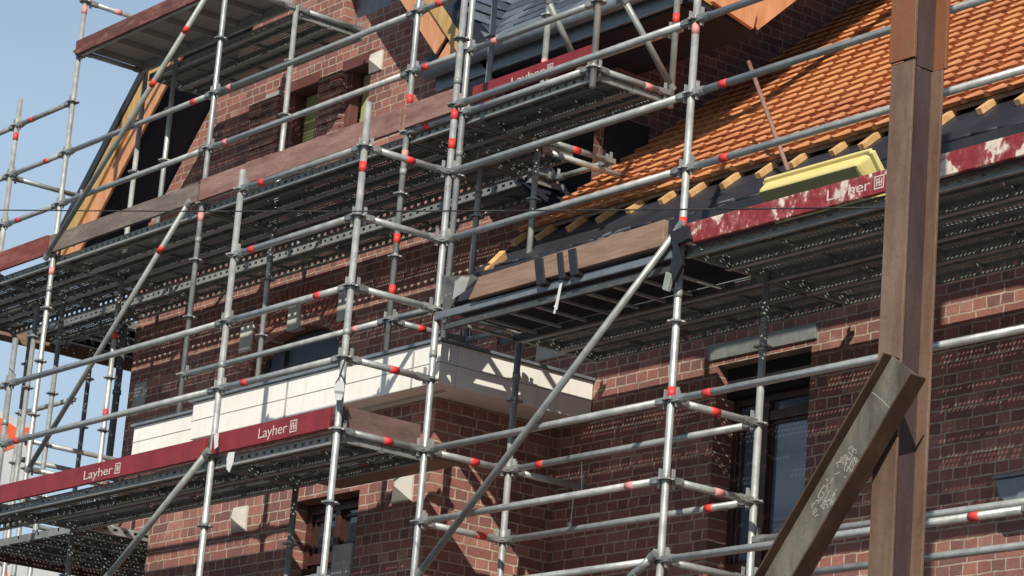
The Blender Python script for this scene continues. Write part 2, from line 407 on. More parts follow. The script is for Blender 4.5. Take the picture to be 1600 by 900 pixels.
def stone(px, py, wdt, hgt, Y, mat='stone', pr=.03, name='stone_block', pyr=False):
    c = at(px, py, Y=Y); m_ = MB()
    if pyr:
        a = [(c.x-wdt/2, Y-.015, c.z-hgt/2), (c.x+wdt/2, Y-.015, c.z-hgt/2), (c.x+wdt/2, Y-.015, c.z+hgt/2), (c.x-wdt/2, Y-.015, c.z+hgt/2)]
        ap = (c.x, Y-.09, c.z)
        for i in range(4): m_.quad(a[i], a[(i+1) % 4], ap)
        m_.box(c.x-wdt/2, c.x+wdt/2, Y-.0149, Y+.05, c.z-hgt/2, c.z+hgt/2)
    else: m_.box(c.x-wdt/2, c.x+wdt/2, Y-pr, Y+.05, c.z-hgt/2, c.z+hgt/2)
    return m_.build(name, mat, house, bevel=0 if pyr else .008)
stone(463, 491, .2, .3, YG, 'stone', .03); stone(541, 478, .2, .28, YG, 'stone', .03)
stone(388, 530, .22, .26, YG, 'stone', .03); stone(220, 618, .22, .26, YG, 'stone_grey', .02)
stone(428, 172, .26, .34, YG, 'stone_grey', .03); stone(589, 97, .19, .19, YG, 'stone', .05, pyr=True)
stone(372, 395, .01+.2, .2, YG, 'stone_grey', .01)
# upper windows: olive protective panels behind brown-red lintels and posts
for (a, b) in (w1, w2):
    mb = MB(); mb.box(a, a+.07, YG+.02, YG+.12, 8.85, zt-.09); mb.box(a-.05, b+.05, YG-.02, YG+.12, zt-.09, zt+.03)
    mb.box(b-.03, b, YG+.02, YG+.12, 8.85, zt-.09)
    f = mb.build('window', 'red_lintel', house, bevel=.005); f['label'] = 'tall gable window with red brown frame and yellow green panel'
    p = MB(); p.box(a+.07, b-.03, YG+.15, YG+.17, 9.62, zt-.09); p.build('pane', 'olive_panel', f)
    p = MB(); p.box(a+.07, b-.03, YG+.15, YG+.17, 8.86, 9.56); p.build('pane', 'stone_grey', f)
    p = MB(); p.box(a+.07, b-.03, YG+.12, YG+.18, 9.56, 9.62); p.build('glazing_bar', 'dark_frame', f)
mb = MB(); mb.box(-7.95, -7.2, YG+.12, YG+.15, 11.0, 11.75); mb.build('window', 'zinc', house)
# bulging brick piers beside the upper windows (stepped brick courses)
for xc, wd in ((-8.01, .36), (-9.12, .5)):
    mb = MB(); z = 8.9; k = 0
    while z < 10.45:
        pr = .05+.035*math.sin((z-8.9)*4.2)+(.012 if k % 2 else 0)
        mb.box(xc-wd/2, xc+wd/2, YG-pr, YG+.05, z, z+.066); z += .077; k += 1
    mb.build('brick_pier', 'brick_x', house)

# --- right wing wall
wr = (at(1112, 720, Y=YR_).x, at(1260, 700, Y=YR_).x)
bw = at(681, 640, Y=YB).x; bl = at(232, 840, Y=YB).x
wall_y('wing_wall', XS, 9.5, 0, lambda x: 7.55, [(wr[0], wr[1], 4.35, lambda x: 6.62, 1), (3.2, 4.2, 4.35, lambda x: 6.62, 1), (-1.4, -.55, .9, lambda x: 3.2, 1), (3.2, 4.2, .9, lambda x: 3.2, 1)], YR_, .28)
wzm = at(1190, 655, Y=YR_+.2).z
window(wr[0]+.005, wr[1]-.005, 4.36, 6.4, YR_+.17, mull=(at(1200, 720, Y=YR_+.2).x,), trans=(wzm, 5.2), fm='brown_frame', gm='glass_blue', fw=.05, inner=True, label='brown framed casement window below the perforated decks')
mb = MB(); mb.box(wr[0]+.003, wr[1]-.003, YR_+.1, YR_+.27, 6.4, 6.615); mb.build('shutter_box', 'interior', house)
mb = MB(); mb.box(wr[0]-.1, wr[1]+.05, YR_-.02, YR_+.05, 6.66, 6.77); mb.build('lintel', 'deck_steel', house, bevel=.004)
mb = MB(); mb.box(wr[0]-.04, wr[1]+.04, YR_-.04, YR_+.16, 4.27, 4.345); mb.build('sill', 'stone_grey', house)
window(3.205, 4.195, 4.36, 6.6, YR_+.17, mull=(3.7,), trans=(6.1,), fm='brown_frame', fw=.07)
window(-1.395, -.555, .91, 3.19, YR_+.17, mull=(-.97,), trans=(2.7,), fm='brown_frame', fw=.07)
window(3.205, 4.195, .91, 3.19, YR_+.17, mull=(3.7,), trans=(2.7,), fm='brown_frame', fw=.07)
mb = MB(); mb.quad((XS, YR_, 6.6), (XS, YG, 6.6), (XS, YG, 8.5), (XS, YR_, 7.6)); mb.quad((9.5, YR_, 0), (9.5, 10, 0), (9.5, 10, 14), (9.5, YR_, 7.5))
mb.build('wing_end_wall', 'brick_y', house)
stone(862, 548, .34, .13, YR_, 'stone', .02); 
# --- bay under the terrace
bwin = (at(455, 790, Y=YB).x, at(562, 770, Y=YB).x)
wall_y('bay_wall', bl, bw, 0, lambda x: 6.4, [(bwin[0], bwin[1], 3.9, lambda x: 5.82, 1)], YB, .25)
mb = MB(); mb.quad((bw, YB, 0), (bw, YR_, 0), (bw, YR_, 6.4), (bw, YB, 6.4)); mb.build('bay_side_wall', 'brick_y', house)
mb = MB(); mb.quad((bl, YB, 0), (bl, YB, 6.4), (bl, YG, 6.4), (bl, YG, 0))
mb.build('bay_side_wall', 'brick_y', house)
window(bwin[0]+.005, bwin[1]-.005, 3.9, 5.81, YB+.15, mull=((bwin[0]+bwin[1])/2,), trans=(5.38,), fm='brown_frame', fw=.07, label='dark brown window in the bay under the red toe board')
stone(376, 812, .2, .2, YB, 'stone', .03, pyr=True); stone(631, 762, .24, .22, YB, 'stone', .03, pyr=True); stone(535, 882, .24, .3, YB, 'stone_grey', .02)
# parapet / cornice
TZ0, TZ1 = 6.40, 6.70
mb = MB()
mb.box(-6.17, -2.87, 1.0, 1.16, TZ0, TZ1)              # front, right part
mb.box(-7.2, -6.173, 1.075, 1.22, TZ0-.0, TZ1-.05)      # set back part at left
mb.box(-3.03, -2.87, 1.163, YR_-.003, TZ0, TZ1)        # right return
mb.box(-7.2, -3.033, 1.223, YG-.003, 6.403, 6.62)        # slab
pa = mb.build('parapet', 'parapet_white', house, bevel=.006)
mb = MB()
for x in (at(451, 590, Y=1.0).x, at(647, 555, Y=1.0).x): mb.box(x-.012, x+.012, .996, 1.003, TZ0+.003, TZ1-.003)
mb.build('joint_strip', 'stone_grey', pa)
mb = MB(); mb.box(-6.17, -2.87, .9965, 1.003, 6.549, 6.554); mb.box(-2.873, -2.8665, 1.0, YR_-.01, 6.549, 6.554); mb.box(-7.2, -6.175, 1.0715, 1.076, 6.519, 6.524)
mb.build('groove', 'stone_grey', pa)
mb = MB(); mb.box(-6.2, -2.845, .975, 1.2, TZ1+.002, TZ1+.022); mb.box(-7.22, -6.203, 1.05, 1.25, TZ1-.048, TZ1-.028); mb.box(-3.07, -2.845, 1.203, YR_-.004, TZ1+.002, TZ1+.022)
mb.build('coping', 'zinc', pa)
mb = MB(); mb.box(-7.1, -3.07, 1.25, YG-.01, 6.625, 6.65); mb.build('terrace_floor', 'membrane', house)
# downpipe at the left corner
mb = MB(); mb.tube((XL-.02, 3.08, 0), (XL-.02, 3.08, 8.6), .036, 12)
for z in (2, 4, 6, 7.9): mb.tube((XL-.02, 3.08, z), (XL-.02, 3.08, z+.04), .045, 12)
mb.build('downpipe', 'zinc', house, smooth=True)

# --- gable roof: slabs, dark soffits, barge boards
YV = 2.65
dl = V((SL, 0, 1)).normalized()
def rake(side):
    s = -1 if side == 'L' else 1
    fl = 3.45 if side == 'L' else 4.15
    foot = V((XA+s*fl, YV, ZA-SL*fl)); top = V((XA, YV, ZA))
    d = (top-foot).normalized(); n = V((s*d.z, 0, abs(d.x)))      # outward normal of the slope
    m_ = MB(); q = [foot+n*.0, top, top+n*.0+V((0, 0, 0)), foot]
    m_.quad(foot+V((0, .03, 0)), top+V((0, .03, 0)), top+V((0, YG-YV+.02, 0)), foot+V((0, YG-YV+.02, 0)))
    m_.build('soffit', 'soffit_dark', house)
    def board(o0, o1, y0, y1, mt, nm, f0=0, f1=1):
        a, b = foot.lerp(top, f0), foot.lerp(top, f1); k0, k1 = n*o0, n*o1
        bb = MB(); bb.prism([a+k0+V((0, y0, 0)), b+k0+V((0, y0, 0)), b+k1+V((0, y0, 0)), a+k1+V((0, y0, 0))], (0, y1-y0, 0)); return bb.build(nm, mt, house, bevel=.004)
    if side == 'L':
        board(-.005, .21, 0, .03, 'orange_board', 'barge_board'); board(.213, .4, -.03, .03, 'ochre_board', 'barge_board')
        board(.403, .5, -.05, 7.0, 'membrane', 'roof_edge')
    else:
        board(-.005, .2, 0, .03, 'orange_board', 'barge_board', .28, .36)
        board(-.005, .2, -.004, .026, 'orange_board', 'barge_board', .37, 1)
        board(.203, .33, -.03, .03, 'ochre_board', 'barge_board', .3, 1)
        board(.335, .42, -.03, .12, 'membrane', 'roof_edge', .24, 1)
        board(.335, .40, .12, 6., 'soffit_dark', 'roof_deck', .24, 1)
        sl_ = MB(); rr = 0; vv = 0.
        lt = (top-foot).length
        while vv < lt*.76:
            yy = .1+(.13 if rr % 2 else 0)
            while yy < 4.5:
                o_ = top-d*vv+n*.405; t0 = .012+random.uniform(0, .012)
                q0 = o_-d*.24+n*t0; q1 = o_+n*0
                y0, y1 = V((0, yy, 0)), V((0, yy+.255, 0))
                sl_.hexa([q0+y0-n*.008, q0+y1-n*.008, q1+y1-n*.004, q1+y0-n*.004, q0+y0, q0+y1, q1+y1, q1+y0])
                yy += .26
            vv += .2; rr += 1
        sl_.build('slate_roof', 'slate', house)
        board(-.005, .33, -.012, .03, 'soffit_dark', 'rake_membrane', .12, .277)
rake('L'); rake('R')
# --- slate roof at the right of the gable, eave along X
XE = -2.45
ey, ez = YV, EAVE+.03
mb = MB(); mb.hexa([(-5.6, ey, ez-.02), (XE, ey, ez-.02), (XE, 9, ez+6.35*1.0-.02), (-5.6, 9, ez+6.33), (-5.6, ey, ez+.08), (XE, ey, ez+.08), (XE, 9, ez+6.43), (-5.6, 9, ez+6.43)])
mb.build('roof_deck', 'soffit_dark', house)
mb = MB(); mb.box(-5.55, XE, ey-.03, ey-.002, ez-.1, ez+.1); mb.build('fascia', 'zinc', house)
mb = MB(); mb.tube((-5.6, ey-.1, ez+.05), (XE+.05, ey-.1, ez+.05), .06, 12); mb.build('gutter', 'zinc', house, smooth=True)
mb = MB(); mb.box(-5.5, XE, ey+.01, YG-.003, ez-.12, ez-.1); mb.build('soffit', 'soffit_dark', house)
sl = MB(); r_ = 0
v = 0.
while v < 2.6:
    x = -6.2+(.13 if r_ % 2 else 0)
    while x < XE-.02:
        wdt = .255
        y0 = ey-.04+v*.707; z0 = ez+.1+v*.707
        x1 = min(x+wdt, XE)
        j = random.uniform(-.004, .01)
        t0 = .02+random.uniform(0, .012)
        sl.hexa([(x, y0, z0+t0-.008), (x1, y0+j, z0+t0-.008), (x1, y0+.24, z0+.24-.004), (x, y0+.24, z0+.24-.004),
                 (x, y0-.006, z0+t0), (x1, y0-.006+j, z0+t0), (x1, y0+.236, z0+.244), (x, y0+.236, z0+.244)])
        x += .26
    v += .2; r_ += 1
sl.build('slate_roof', 'slate', house)
mb = MB(); mb.tube((-4.6, ey-.02+.6*.707+.06, ez+.15+.6*.707), (-3.9, ey+1.5, ez+1.75), .012, 6); mb.build('roof_cable', 'rope_dark', house)
# timber corner box under the far verge
c2 = at(1172, 47, X=XE+.1)
def boardp(c, A, B, th, mt, nm='verge_board'):
    m_ = MB(); c, A, B = V(c), V(A), V(B); m_.prism([c, c+A, c+A+B, c+B], (th, 0, 0)); m_.build(nm, mt, house, bevel=.004)
boardp(c2, (0, -.42, .10), (0, .03, .17), .04, 'orange_board'); boardp(c2+V((-.09, -.002, .02)), (0, -.5, .12), (0, .03, .17), .04, 'ochre_board')
mb = MB(); mb.beam(c2+V((-.04, .02, .1)), c2+V((-.04, 1.6, 1.6)), .06, .2); mb.build('verge_board', 'orange_board', house, bevel=.004)
mb = MB(); mb.hexa([c2+V(q) for q in ((-1.45, -.6, .06), (-.02, -.6, .06), (-.02, .1, .0), (-1.45, .1, .0), (-1.45, -.6, .1), (-.02, -.6, .1), (-.02, .1, .03), (-1.45, .1, .03))]); mb.build('soffit', 'soffit_dark', house)

# --- tiled roof of the right wing
TA = R(40); cy_, cz_ = math.cos(TA), math.sin(TA)
Y0, Z0 = 2.40, 7.985
rf = MB()
rf.hexa([(XS+.0, 1.86, Z0-.14-(2.4-1.86)*.839), (9.6, 1.86, Z0-.14-(2.4-1.86)*.839), (9.6, 10.5, Z0-.14+8.1*.839), (XS+.0, 10.5, Z0-.14+8.1*.839),
         (XS+.0, 1.86, Z0-.07-(2.4-1.86)*.839), (9.6, 1.86, Z0-.07-(2.4-1.86)*.839), (9.6, 10.5, Z0-.07+8.1*.839), (XS+.0, 10.5, Z0-.07+8.1*.839)])
rf.build('roof_underlay', 'membrane', house)
mb = MB(); mb.box(XS, 9.6, 1.80, 1.84, 7.33, 7.52); mb.box(XS, 9.6, 1.843, YR_-.003, 7.33, 7.36); mb.build('eave_board', 'membrane', house)
for k, zz in enumerate((.12, .2)):                         # folds of the membrane
    mb = MB(); L = []
    for i in range(60):
        x = XS+i*.22; L.append((x, 1.86+zz+.015*math.sin(i*1.7+k), Z0-.06-(2.4-1.86-zz)*.839+.008+.006*math.sin(i*.9)))
    for a, b in zip(L, L[1:]): mb.tube(a, b, .012, 6)
    mb.build('membrane_fold', 'membrane', house, smooth=True)
GA, TW = .182, .205
til = MB()
rows = 44
def P3(x, s, h): return (x, Y0+s*cy_-h*cz_, Z0+s*cz_+h*cy_)
for r_ in range(rows):
    s0 = .16+r_*GA; off = (r_ % 2)*TW*.5
    i = 0; x = XS+.02-off
    while x < 9.3:
        xa = max(x, XS+.01); xb = x+TW
        if xb > xa+.03:
            j = 0; hh = .002*math.sin(x*1.3+r_*2.1); t_ = .027
            n0 = len(til.v)
            prof = [(0, .010), (.08, .022), (.15, .022), (.25, .010), (.6, .010), (1, .010)]
            for (s_, lift) in ((s0+j, .034), (s0+GA+.05, .000)):
                for u_, h_ in prof: til.v.append(P3(xa+(xb-xa)*u_, s_, h_+lift+hh))
            for u_, h_ in prof: til.v.append(P3(xa+(xb-xa)*u_, s0+j+.004, .010+.034+hh-.030))
            n = len(prof)
            for q in range(n-1):
                til.f.append((n0+q, n0+q+1, n0+n+q+1, n0+n+q)); til.mi.append(0)
                til.f.append((n0+2*n+q, n0+2*n+q+1, n0+q+1, n0+q)); til.mi.append(0 if q < 3 else 1)  # roll fronts take the lit clay, other edges the painted shade
        x += TW
til.build('roof_tiles', ['clay_tile', 'clay_edge_shaded'], house)
# counter battens poking out below the tiles, and the first horizontal batten
bt = MB(); 
x = XS+.05; kx = 0
while x < 9.3:
    a = V(P3(x, -.0+random.uniform(-.03, .04), -.03)); b = V(P3(x+random.uniform(-.02, .02), .5, -.03))
    m_ = MB(); m_.beam(a, b, .05, .045, V((0, -cz_, cy_))); m_.build('counter_batten', 'batten_wood', house, bevel=.003)
    x += .35+random.uniform(-.04, .04); kx += 1
mb = MB(); mb.beam(P3(XS, .2, -.008), P3(9.3, .2, -.008), .045, .03, V((0, -cz_, cy_))); mb.build('tile_batten', 'plank_wood', house)
# verge timbers and membrane flap at the left end of the tiled roof
mb = MB(); a = at(757, 428, Y=1.95); b = at(787, 398, Y=2.2); mb.beam(a, b, .05, .07); mb.build('verge_batten', 'batten_wood', house, bevel=.004)
mb = MB(); mb.prism([(XS-.03, 1.9, 7.5), (XS-.03, 3.15, 8.53), (XS-.03, 3.15, 8.2), (XS-.03, 2.2, 7.36)], (.025, 0, 0)); mb.build('verge_membrane', 'membrane', house)
for px, py in ((955, 366), (1115, 327), (930, 372)):
    c = at(px, py, Y=2.0); m_ = MB(); m_.beam((c.x, 1.93, Z0-.055-.47*.839+.004), (c.x, 2.12, Z0-.055-.28*.839+.004), .14 if px != 930 else .06, .006); m_.build('eave_clip', 'zinc', house)
# grey hood on the right wing wall
c = at(1590, 765, Y=YR_-.1); mb = MB(); mb.prism([(c.x-.12, YR_-.003, c.z+.06), (c.x-.09, YR_-.003, c.z-.04), (c.x-.02, YR_-.003, c.z-.1), (c.x+.14, YR_-.003, c.z-.1), (c.x+.2, YR_-.003, c.z+.06)], (0, -.17, 0))
mb.box(c.x-.135, c.x+.215, YR_-.19, YR_-.001, c.z+.062, c.z+.085)
tag(mb.build('vent_hood', 'zinc', None, bevel=.008), 'small grey metal hood fixed to the sunlit brick wall at the far right', 'vent hood')

# ================================================================== SCAFFOLD
RT = .02415
mesh_cache = {}
def tube_mesh(L, mt='galvanised', r=RT):
    k = (round(L, 3), mt, r)
    if k not in mesh_cache:
        mb = MB(); mb.tube((0, 0, 0), (0, 0, L), r, 14); mesh_cache[k] = mb.mesh('tube', mt, True)
    return mesh_cache[k]
def ring_mesh(key, r, h, mt):
    if key not in mesh_cache:
        mb = MB(); mb.tube((0, 0, -h/2), (0, 0, h/2), r, 14); mesh_cache[key] = mb.mesh(key, mt, key != 'clamp')
    return mesh_cache[key]
def rosette_mesh():
    if 'ros' not in mesh_cache:
        mb = MB(); b = 0; n = 24
        pts = []
        for i in range(n):
            a = 2*math.pi*i/n; r = .061 if i % 3 else .05; pts.append((math.cos(a)*r, math.sin(a)*r))
        mb.prism([(x, y, -.005) for x, y in pts], (0, 0, .01)); mb.tube((0, 0, -.022), (0, 0, .022), .0285, 14)
        mesh_cache['ros'] = mb.mesh('rosette', 'rosette_steel')
    return mesh_cache['ros']
def head_mesh():
    if 'head' not in mesh_cache:   # wedge head at a ledger end: forked casting and wedge
        mb = MB(); mb.box(-.028, .028, -.019, .019, .0, .07); mb.tube((0, 0, .055), (0, 0, .1), .029, 10)
        mesh_cache['head'] = mb.mesh('wedge_head', 'rosette_steel')
    return mesh_cache['head']
def wedge_mesh():
    if 'wedge' not in mesh_cache:
        mb = MB(); mb.box(-.004, .004, -.012, .012, -.05, .075); mesh_cache['wedge'] = mb.mesh('wedge', 'galvanised')
    return mesh_cache['wedge']
def align(a, b):
    a, b = V(a), V(b); return Matrix.Translation(a) @ (b-a).to_track_quat('Z', 'Y').to_matrix().to_4x4()
TUBES = []
def standard(par, X, Y, z1, z0=.12, mt='galvanised', ros=None, rmin=3.3, foot=True, phase=None):
    a, b = V((X, Y, z0)), V((X, Y, z1))
    o = put('standard', tube_mesh((b-a).length, mt), par, align(a, b))
    ph = .32 if phase is None else phase
    z = math.floor((z1-.03-ph)/.5)*.5+ph
    while z > max(z0+.1, rmin):
        put('rosette', rosette_mesh(), o, Matrix.Translation((X, Y, z))); z -= .5
    zj = [q for q in (ph+4.18, ph+6.18, ph+8.18) if z0+.3 < q < z1-.2]
    for q in zj: put('spigot_joint', ring_mesh('joint', .0275, .05, 'galvanised_dull'), o, Matrix.Translation((X, Y, q)))
    if foot: put('base_plate', ring_mesh('base', .075, .012, 'galvanised_dull'), o, Matrix.Translation((X, Y, z0+.007)))
    TUBES.append((o, a, b, True)); return o
def ledger(par, a, b, name='ledger', mt='galvanised', heads=True):
    a, b = V(a), V(b); d = (b-a).normalized()
    a2, b2 = a+d*.045, b-d*.045
    o = put(name, tube_mesh((b2-a2).length, mt), par, align(a2, b2))
    if heads:
        for p, q in ((a2-d*.018, b2), (b2+d*.018, a2)):
            put('wedge_head', head_mesh(), o, align(p, q))
            put('wedge', wedge_mesh(), o, Matrix.Translation(p+(q-p).normalized()*.03))
    TUBES.append((o, a, b, False)); return o
def brace(par, a, b, mt='galvanised_dull'):
    a, b = V(a), V(b); d = (b-a).normalized(); off = V((0, -.06, 0))
    a, b = a+off, b+off
    o = put('diagonal_brace', tube_mesh((b-a).length, mt), par, align(a, b))
    for p in (a, b): put('brace_clamp', ring_mesh('clamp', .029, .05, 'rosette_steel'), o, align(p-d*.03, p+d*.04))
    TUBES.append((o, a, b, False)); return o

W1, W2 = .73, 1.46
G = lambda k: 8.32-.5*k           # level grid of the front and right scaffolds
H = lambda k: 8.70+.5*k           # level grid of the upper scaffold
sc_front = empty('scaffold', (-4.14, .36, .12), 'galvanised tube scaffold in front of the bay, guard rails above a red toe board', 'scaffold')
sc_right = empty('scaffold', (0, 1.1, .12), 'galvanised tube scaffold in front of the tiled right wing', 'scaffold')
sc_upper = empty('scaffold', (-6, 1.9, 6.65), 'upper galvanised scaffold standing on the white edged terrace against the gable', 'scaffold')
sc_left = empty('scaffold', (-11.6, 2.6, .12), 'galvanised scaffold poles wrapping round the left corner of the house against the sky', 'scaffold')
sc_top = empty('scaffold', (-2.8, 1.9, 8.6), 'small scaffold bay with slanting braces projecting below the slate roof', 'scaffold')

# front scaffold
XF = [-7.39, -4.14, -2.57]
standard(sc_front, XF[0], 0, 7.2); standard(sc_front, XF[1], 0, 7.97); standard(sc_front, XF[2], 0, 8.14)
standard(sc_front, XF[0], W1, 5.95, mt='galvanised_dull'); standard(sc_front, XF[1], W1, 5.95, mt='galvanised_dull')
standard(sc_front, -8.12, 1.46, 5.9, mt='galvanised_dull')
for k, xa in ((1, XF[1]), (2, XF[1]), (3, XF[0]), (4, XF[0])):
    xs = [xa, XF[2]] if xa == XF[1] else XF
    if k == 3: ledger(sc_front, (-8.6, 0, G(k)), (XF[0], 0, G(k)))
    for a, b in zip(xs, xs[1:]): ledger(sc_front, (a, 0, G(k)), (b, 0, G(k)))
for a, b in zip(XF, XF[1:]): ledger(sc_front, (a, W1, G(5)), (b, W1, G(5)), mt='galvanised_dull'); ledger(sc_front, (a, 0, G(7)), (b, 0, G(7)))
for k in (1, 2, 3, 4, 5): ledger(sc_front, (XF[2], 0, G(k)), (XF[2], W1, G(k)), 'transom')
for x in XF[:2]: ledger(sc_front, (x, 0, G(5)), (x, W1, G(5)), 'transom', 'galvanised_dull')
brace(sc_front, (XF[1], 0, G(5)), at(165, 905, Y=-.06)+V((0, .06, 0)))
b2 = at(165, 905, Y=-.06); 
# right scaffold
standard(sc_right, -2.57, W1, 9.95); standard(sc_right, 0, W1, 10.2); standard(sc_right, 3.07, W1, 9.2)
standard(sc_right, -2.57, W2, 6.9); standard(sc_right, 0, W2, 6.95); standard(sc_right, 3.07, W2, 6.95)
XR = [-2.57, 0, 3.07, 5.64]
standard(sc_right, 5.64, W1, 9.2); standard(sc_right, 5.64, W2, 6.95)
for k in (0, 1, 2):
    for a, b in zip(XR, XR[1:]): ledger(sc_right, (a, W1, G(k)), (b, W1, G(k)))
for k in (5,):
    for a, b in zip(XR, XR[1:]): ledger(sc_right, (a, W1, G(k)), (b, W1, G(k)), mt='galvanised' if k == 5 else 'galvanised_dull')
ledger(sc_right, (-2.57, W1, G(6)), (0, W1, G(6)))
for a, b in zip(XR, XR[1:]): ledger(sc_right, (a, W1, G(7)), (b, W1, G(7)))
ledger(sc_right, (-2.57, W2, G(5)), (0, W2, G(5))); ledger(sc_right, (-2.57, W2, G(6)), (0, W2, G(6)))
for k in (6.5, 7): ledger(sc_right, (0, W2, G(k)), (3.07, W2, G(k))); ledger(sc_right, (3.07, W2, G(k)), (5.64, W2, G(k)))
for a, b in zip(XR, XR[1:]): ledger(sc_right, (a, W2, G(3)), (b, W2, G(3)), mt='galvanised_dull')
for x in XR:
    ledger(sc_right, (x, W1, G(3)), (x, W2, G(3)), 'transom', 'galvanised_dull'); ledger(sc_right, (x, W2, G(3)), (x, W2+.78, G(3)), 'transom', 'galvanised_dull')
for k in (5, 6, 7): ledger(sc_right, (0, W1, G(k)), (0, W2, G(k)), 'transom')
for k in (5, 6): ledger(sc_right, (-2.57, W1, G(k)), (-2.57, W2, G(k)), 'transom')
ledger(sc_right, (-2.57, W2, G(5)), (-2.57, 2.2, G(5)), 'transom')
d1 = at(652, 900, Y=W1-.06)
brace(sc_right, (.03, W1, G(3)+.08), d1+V((0, .06, 0)), 'galvanised')
d2 = at(985, 903, Y=W1-.06); brace(sc_right, (-.03, W1, G(7)), d2+V((0, .06, 0)) , 'galvanised')
# upper scaffold on the terrace (+ corner poles standing beside the house)
YU, YI, YJ = 1.52, 2.25, 2.98
XU = [-10.92, -9.84, -7.27, -4.30, -3.58]
standard(sc_upper, XU[1], YU, 12.3, phase=.20); standard(sc_upper, XU[0], YU, 10.47, phase=.20)
for x in XU[2:]: standard(sc_upper, x, YU, 12.3 if x != -3.58 else 11.2, 6.66, phase=.20)
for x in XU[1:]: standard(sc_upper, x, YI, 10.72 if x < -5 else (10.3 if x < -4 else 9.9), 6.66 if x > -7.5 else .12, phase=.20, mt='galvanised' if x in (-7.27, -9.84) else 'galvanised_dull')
standard(sc_upper, -9.29, YI, 10.7, 8.6, phase=.2, foot=False)
for k in (1, 2):
    for a, b in zip(XU[1:], XU[2:]): ledger(sc_upper, (a, YU, H(k)), (b, YU, H(k)))
    ledger(sc_upper, (XU[0], YU, H(k)), (XU[1], YU, H(k))); ledger(sc_upper, (-12.2, YU, H(k)), (XU[0], YU, H(k)))
ledger(sc_upper, (XU[0], YU, H(3)), (XU[1], YU, H(3))); ledger(sc_upper, (-12.2, YU, H(3)), (XU[0], YU, H(3)))
ledger(sc_upper, (XU[0], YU, H(2)-.02), (XU[0], YI+.1, H(2)-.02), 'transom'); ledger(sc_upper, (XU[0], YI, H(1)), (XU[1], YI, H(1)))
ledger(sc_upper, (-4.30, YU, H(0)), (-3.58, YU, H(0)))
for y in (YJ,):
    for a, b in zip(XU[1:], XU[2:]): ledger(sc_upper, (a, y, H(0)), (b, y, H(0)), mt='galvanised_dull')
for x in XU[1:]: ledger(sc_upper, (x, YU, H(0)), (x, YI, H(0)), 'transom', 'galvanised_dull'); ledger(sc_upper, (x, YI, H(0)), (x, YJ+.05, H(0)), 'transom', 'galvanised_dull')
for a, b in zip(XU[2:], XU[3:]): ledger(sc_upper, (a, YU, H(-3)), (b, YU, H(-3)))
ledger(sc_upper, (-4.30, YU, H(-3)), (-4.30, YI, H(-3)), 'transom'); ledger(sc_upper, (-4.30, YI, H(-3)), (-3.58, YI, H(-3)))
for k in (4,):
    ledger(sc_upper, (XU[1], YU, H(k)-.04), (XU[2], YU, H(k)-.04)); ledger(sc_upper, (XU[1], YU, H(k)), (XU[1], YI, H(k)), 'transom'); ledger(sc_upper, (XU[2], YU, H(k)), (XU[2], YI, H(k)), 'transom'); ledger(sc_upper, (XU[2], YI, H(k)), (XU[2], YJ, H(k)), 'transom')
ledger(sc_upper, (XU[1], YU, H(5)), (XU[1], YI+.3, H(5)), 'transom')
brace(sc_upper, (-7.42, YU, H(0)), at(42, 737, Y=YU-.06)+V((0, .06, 0)))
brace(sc_upper, (-9.84, YU, H(0)), at(330, -18, Y=YU-.06)+V((0, .06, 0)))
# small top bay
standard(sc_top, -2.03, YU, 11.6, 8.55, phase=.20, foot=False); standard(sc_top, -2.03, YI, 10.9, 8.6, phase=.20, foot=False)
ledger(sc_top, (-3.58, YU, H(0)), (-2.03, YU, H(0))); ledger(sc_top, (-3.58, YI, H(0)), (-2.03, YI, H(0)), mt='galvanised_dull')
ledger(sc_top, (-3.58, YU, H(1)), (-2.03, YU, H(1))); ledger(sc_top, (-2.03, YU, H(0)), (-2.03, YI, H(0)), 'transom', 'galvanised_dull')
ledger(sc_top, (-3.58, YI, H(1)), (-2.03, YI, H(1)))
o = brace(sc_top, (-2.03, YI+.04, H(0)+.08), at(972, -6, X=-2.03)+V((0, .06, 0)))
a_ = at(900, 96, X=-2.75); o = brace(sc_top, a_+V((0, .06, 0)), at(853, -6, X=-2.75)+V((0, .06, 0)))
p = at(887, 226, Y=YJ-.4); q = at(948, 243, Y=YJ); ledger(sc_top, (-3.58, YI, H(0)-.09), (-3.58, YJ+.3, H(0)-.09), 'transom')
# left-hand wrap-around poles
for X, Y, z1, mt in ((-10.92, 1.98, 8.5, 'galvanised'), (-10.92, YI, 8.6, 'galvanised'), (-12.0, 3.2, 8.5, 'galvanised_dull'), (-12.0, 2.5, 8.5, 'galvanised_dull'), (-12.0, 2.98, 6.0, 'galvanised_dull'), (-12.7, 3.4, 5.9, 'galvanised')):
    standard(sc_left, X, Y, z1, mt=mt, phase=.2)
for k in (-4, -3): ledger(sc_left, (-10.92, 1.98, H(k)), (-10.92, 3.7, H(k)), 'transom'); ledger(sc_left, (-12.0, 2.5, H(k)+.05), (-12.0, 4.6, H(k)+.05), 'transom', 'galvanised_dull')
ledger(sc_left, (-9.84, YU, H(-4)), (-9.84, 3.1, H(-4)), 'transom')
for k in (-3.5, -4): ledger(sc_left, (-12.4, 2.1, H(k)), (-12.4, 4.8, H(k)), 'transom', 'galvanised_dull')
for k in (-5, -4, -2): ledger(sc_left, (-12.0, 2.5, H(k)), (-10.92, 2.5, H(k)))
for y in (2.2, 3.2, 4.2): ledger(sc_left, (-12.6, y, H(0)-.04), (-11.3, y, H(0)-.04), mt='galvanised_dull')
for y in (1.5, 2.4, 3.0): ledger(sc_left, (-9.2, y, G(5)-.04), (-7.1, y, G(5)-.04), mt='galvanised_dull')

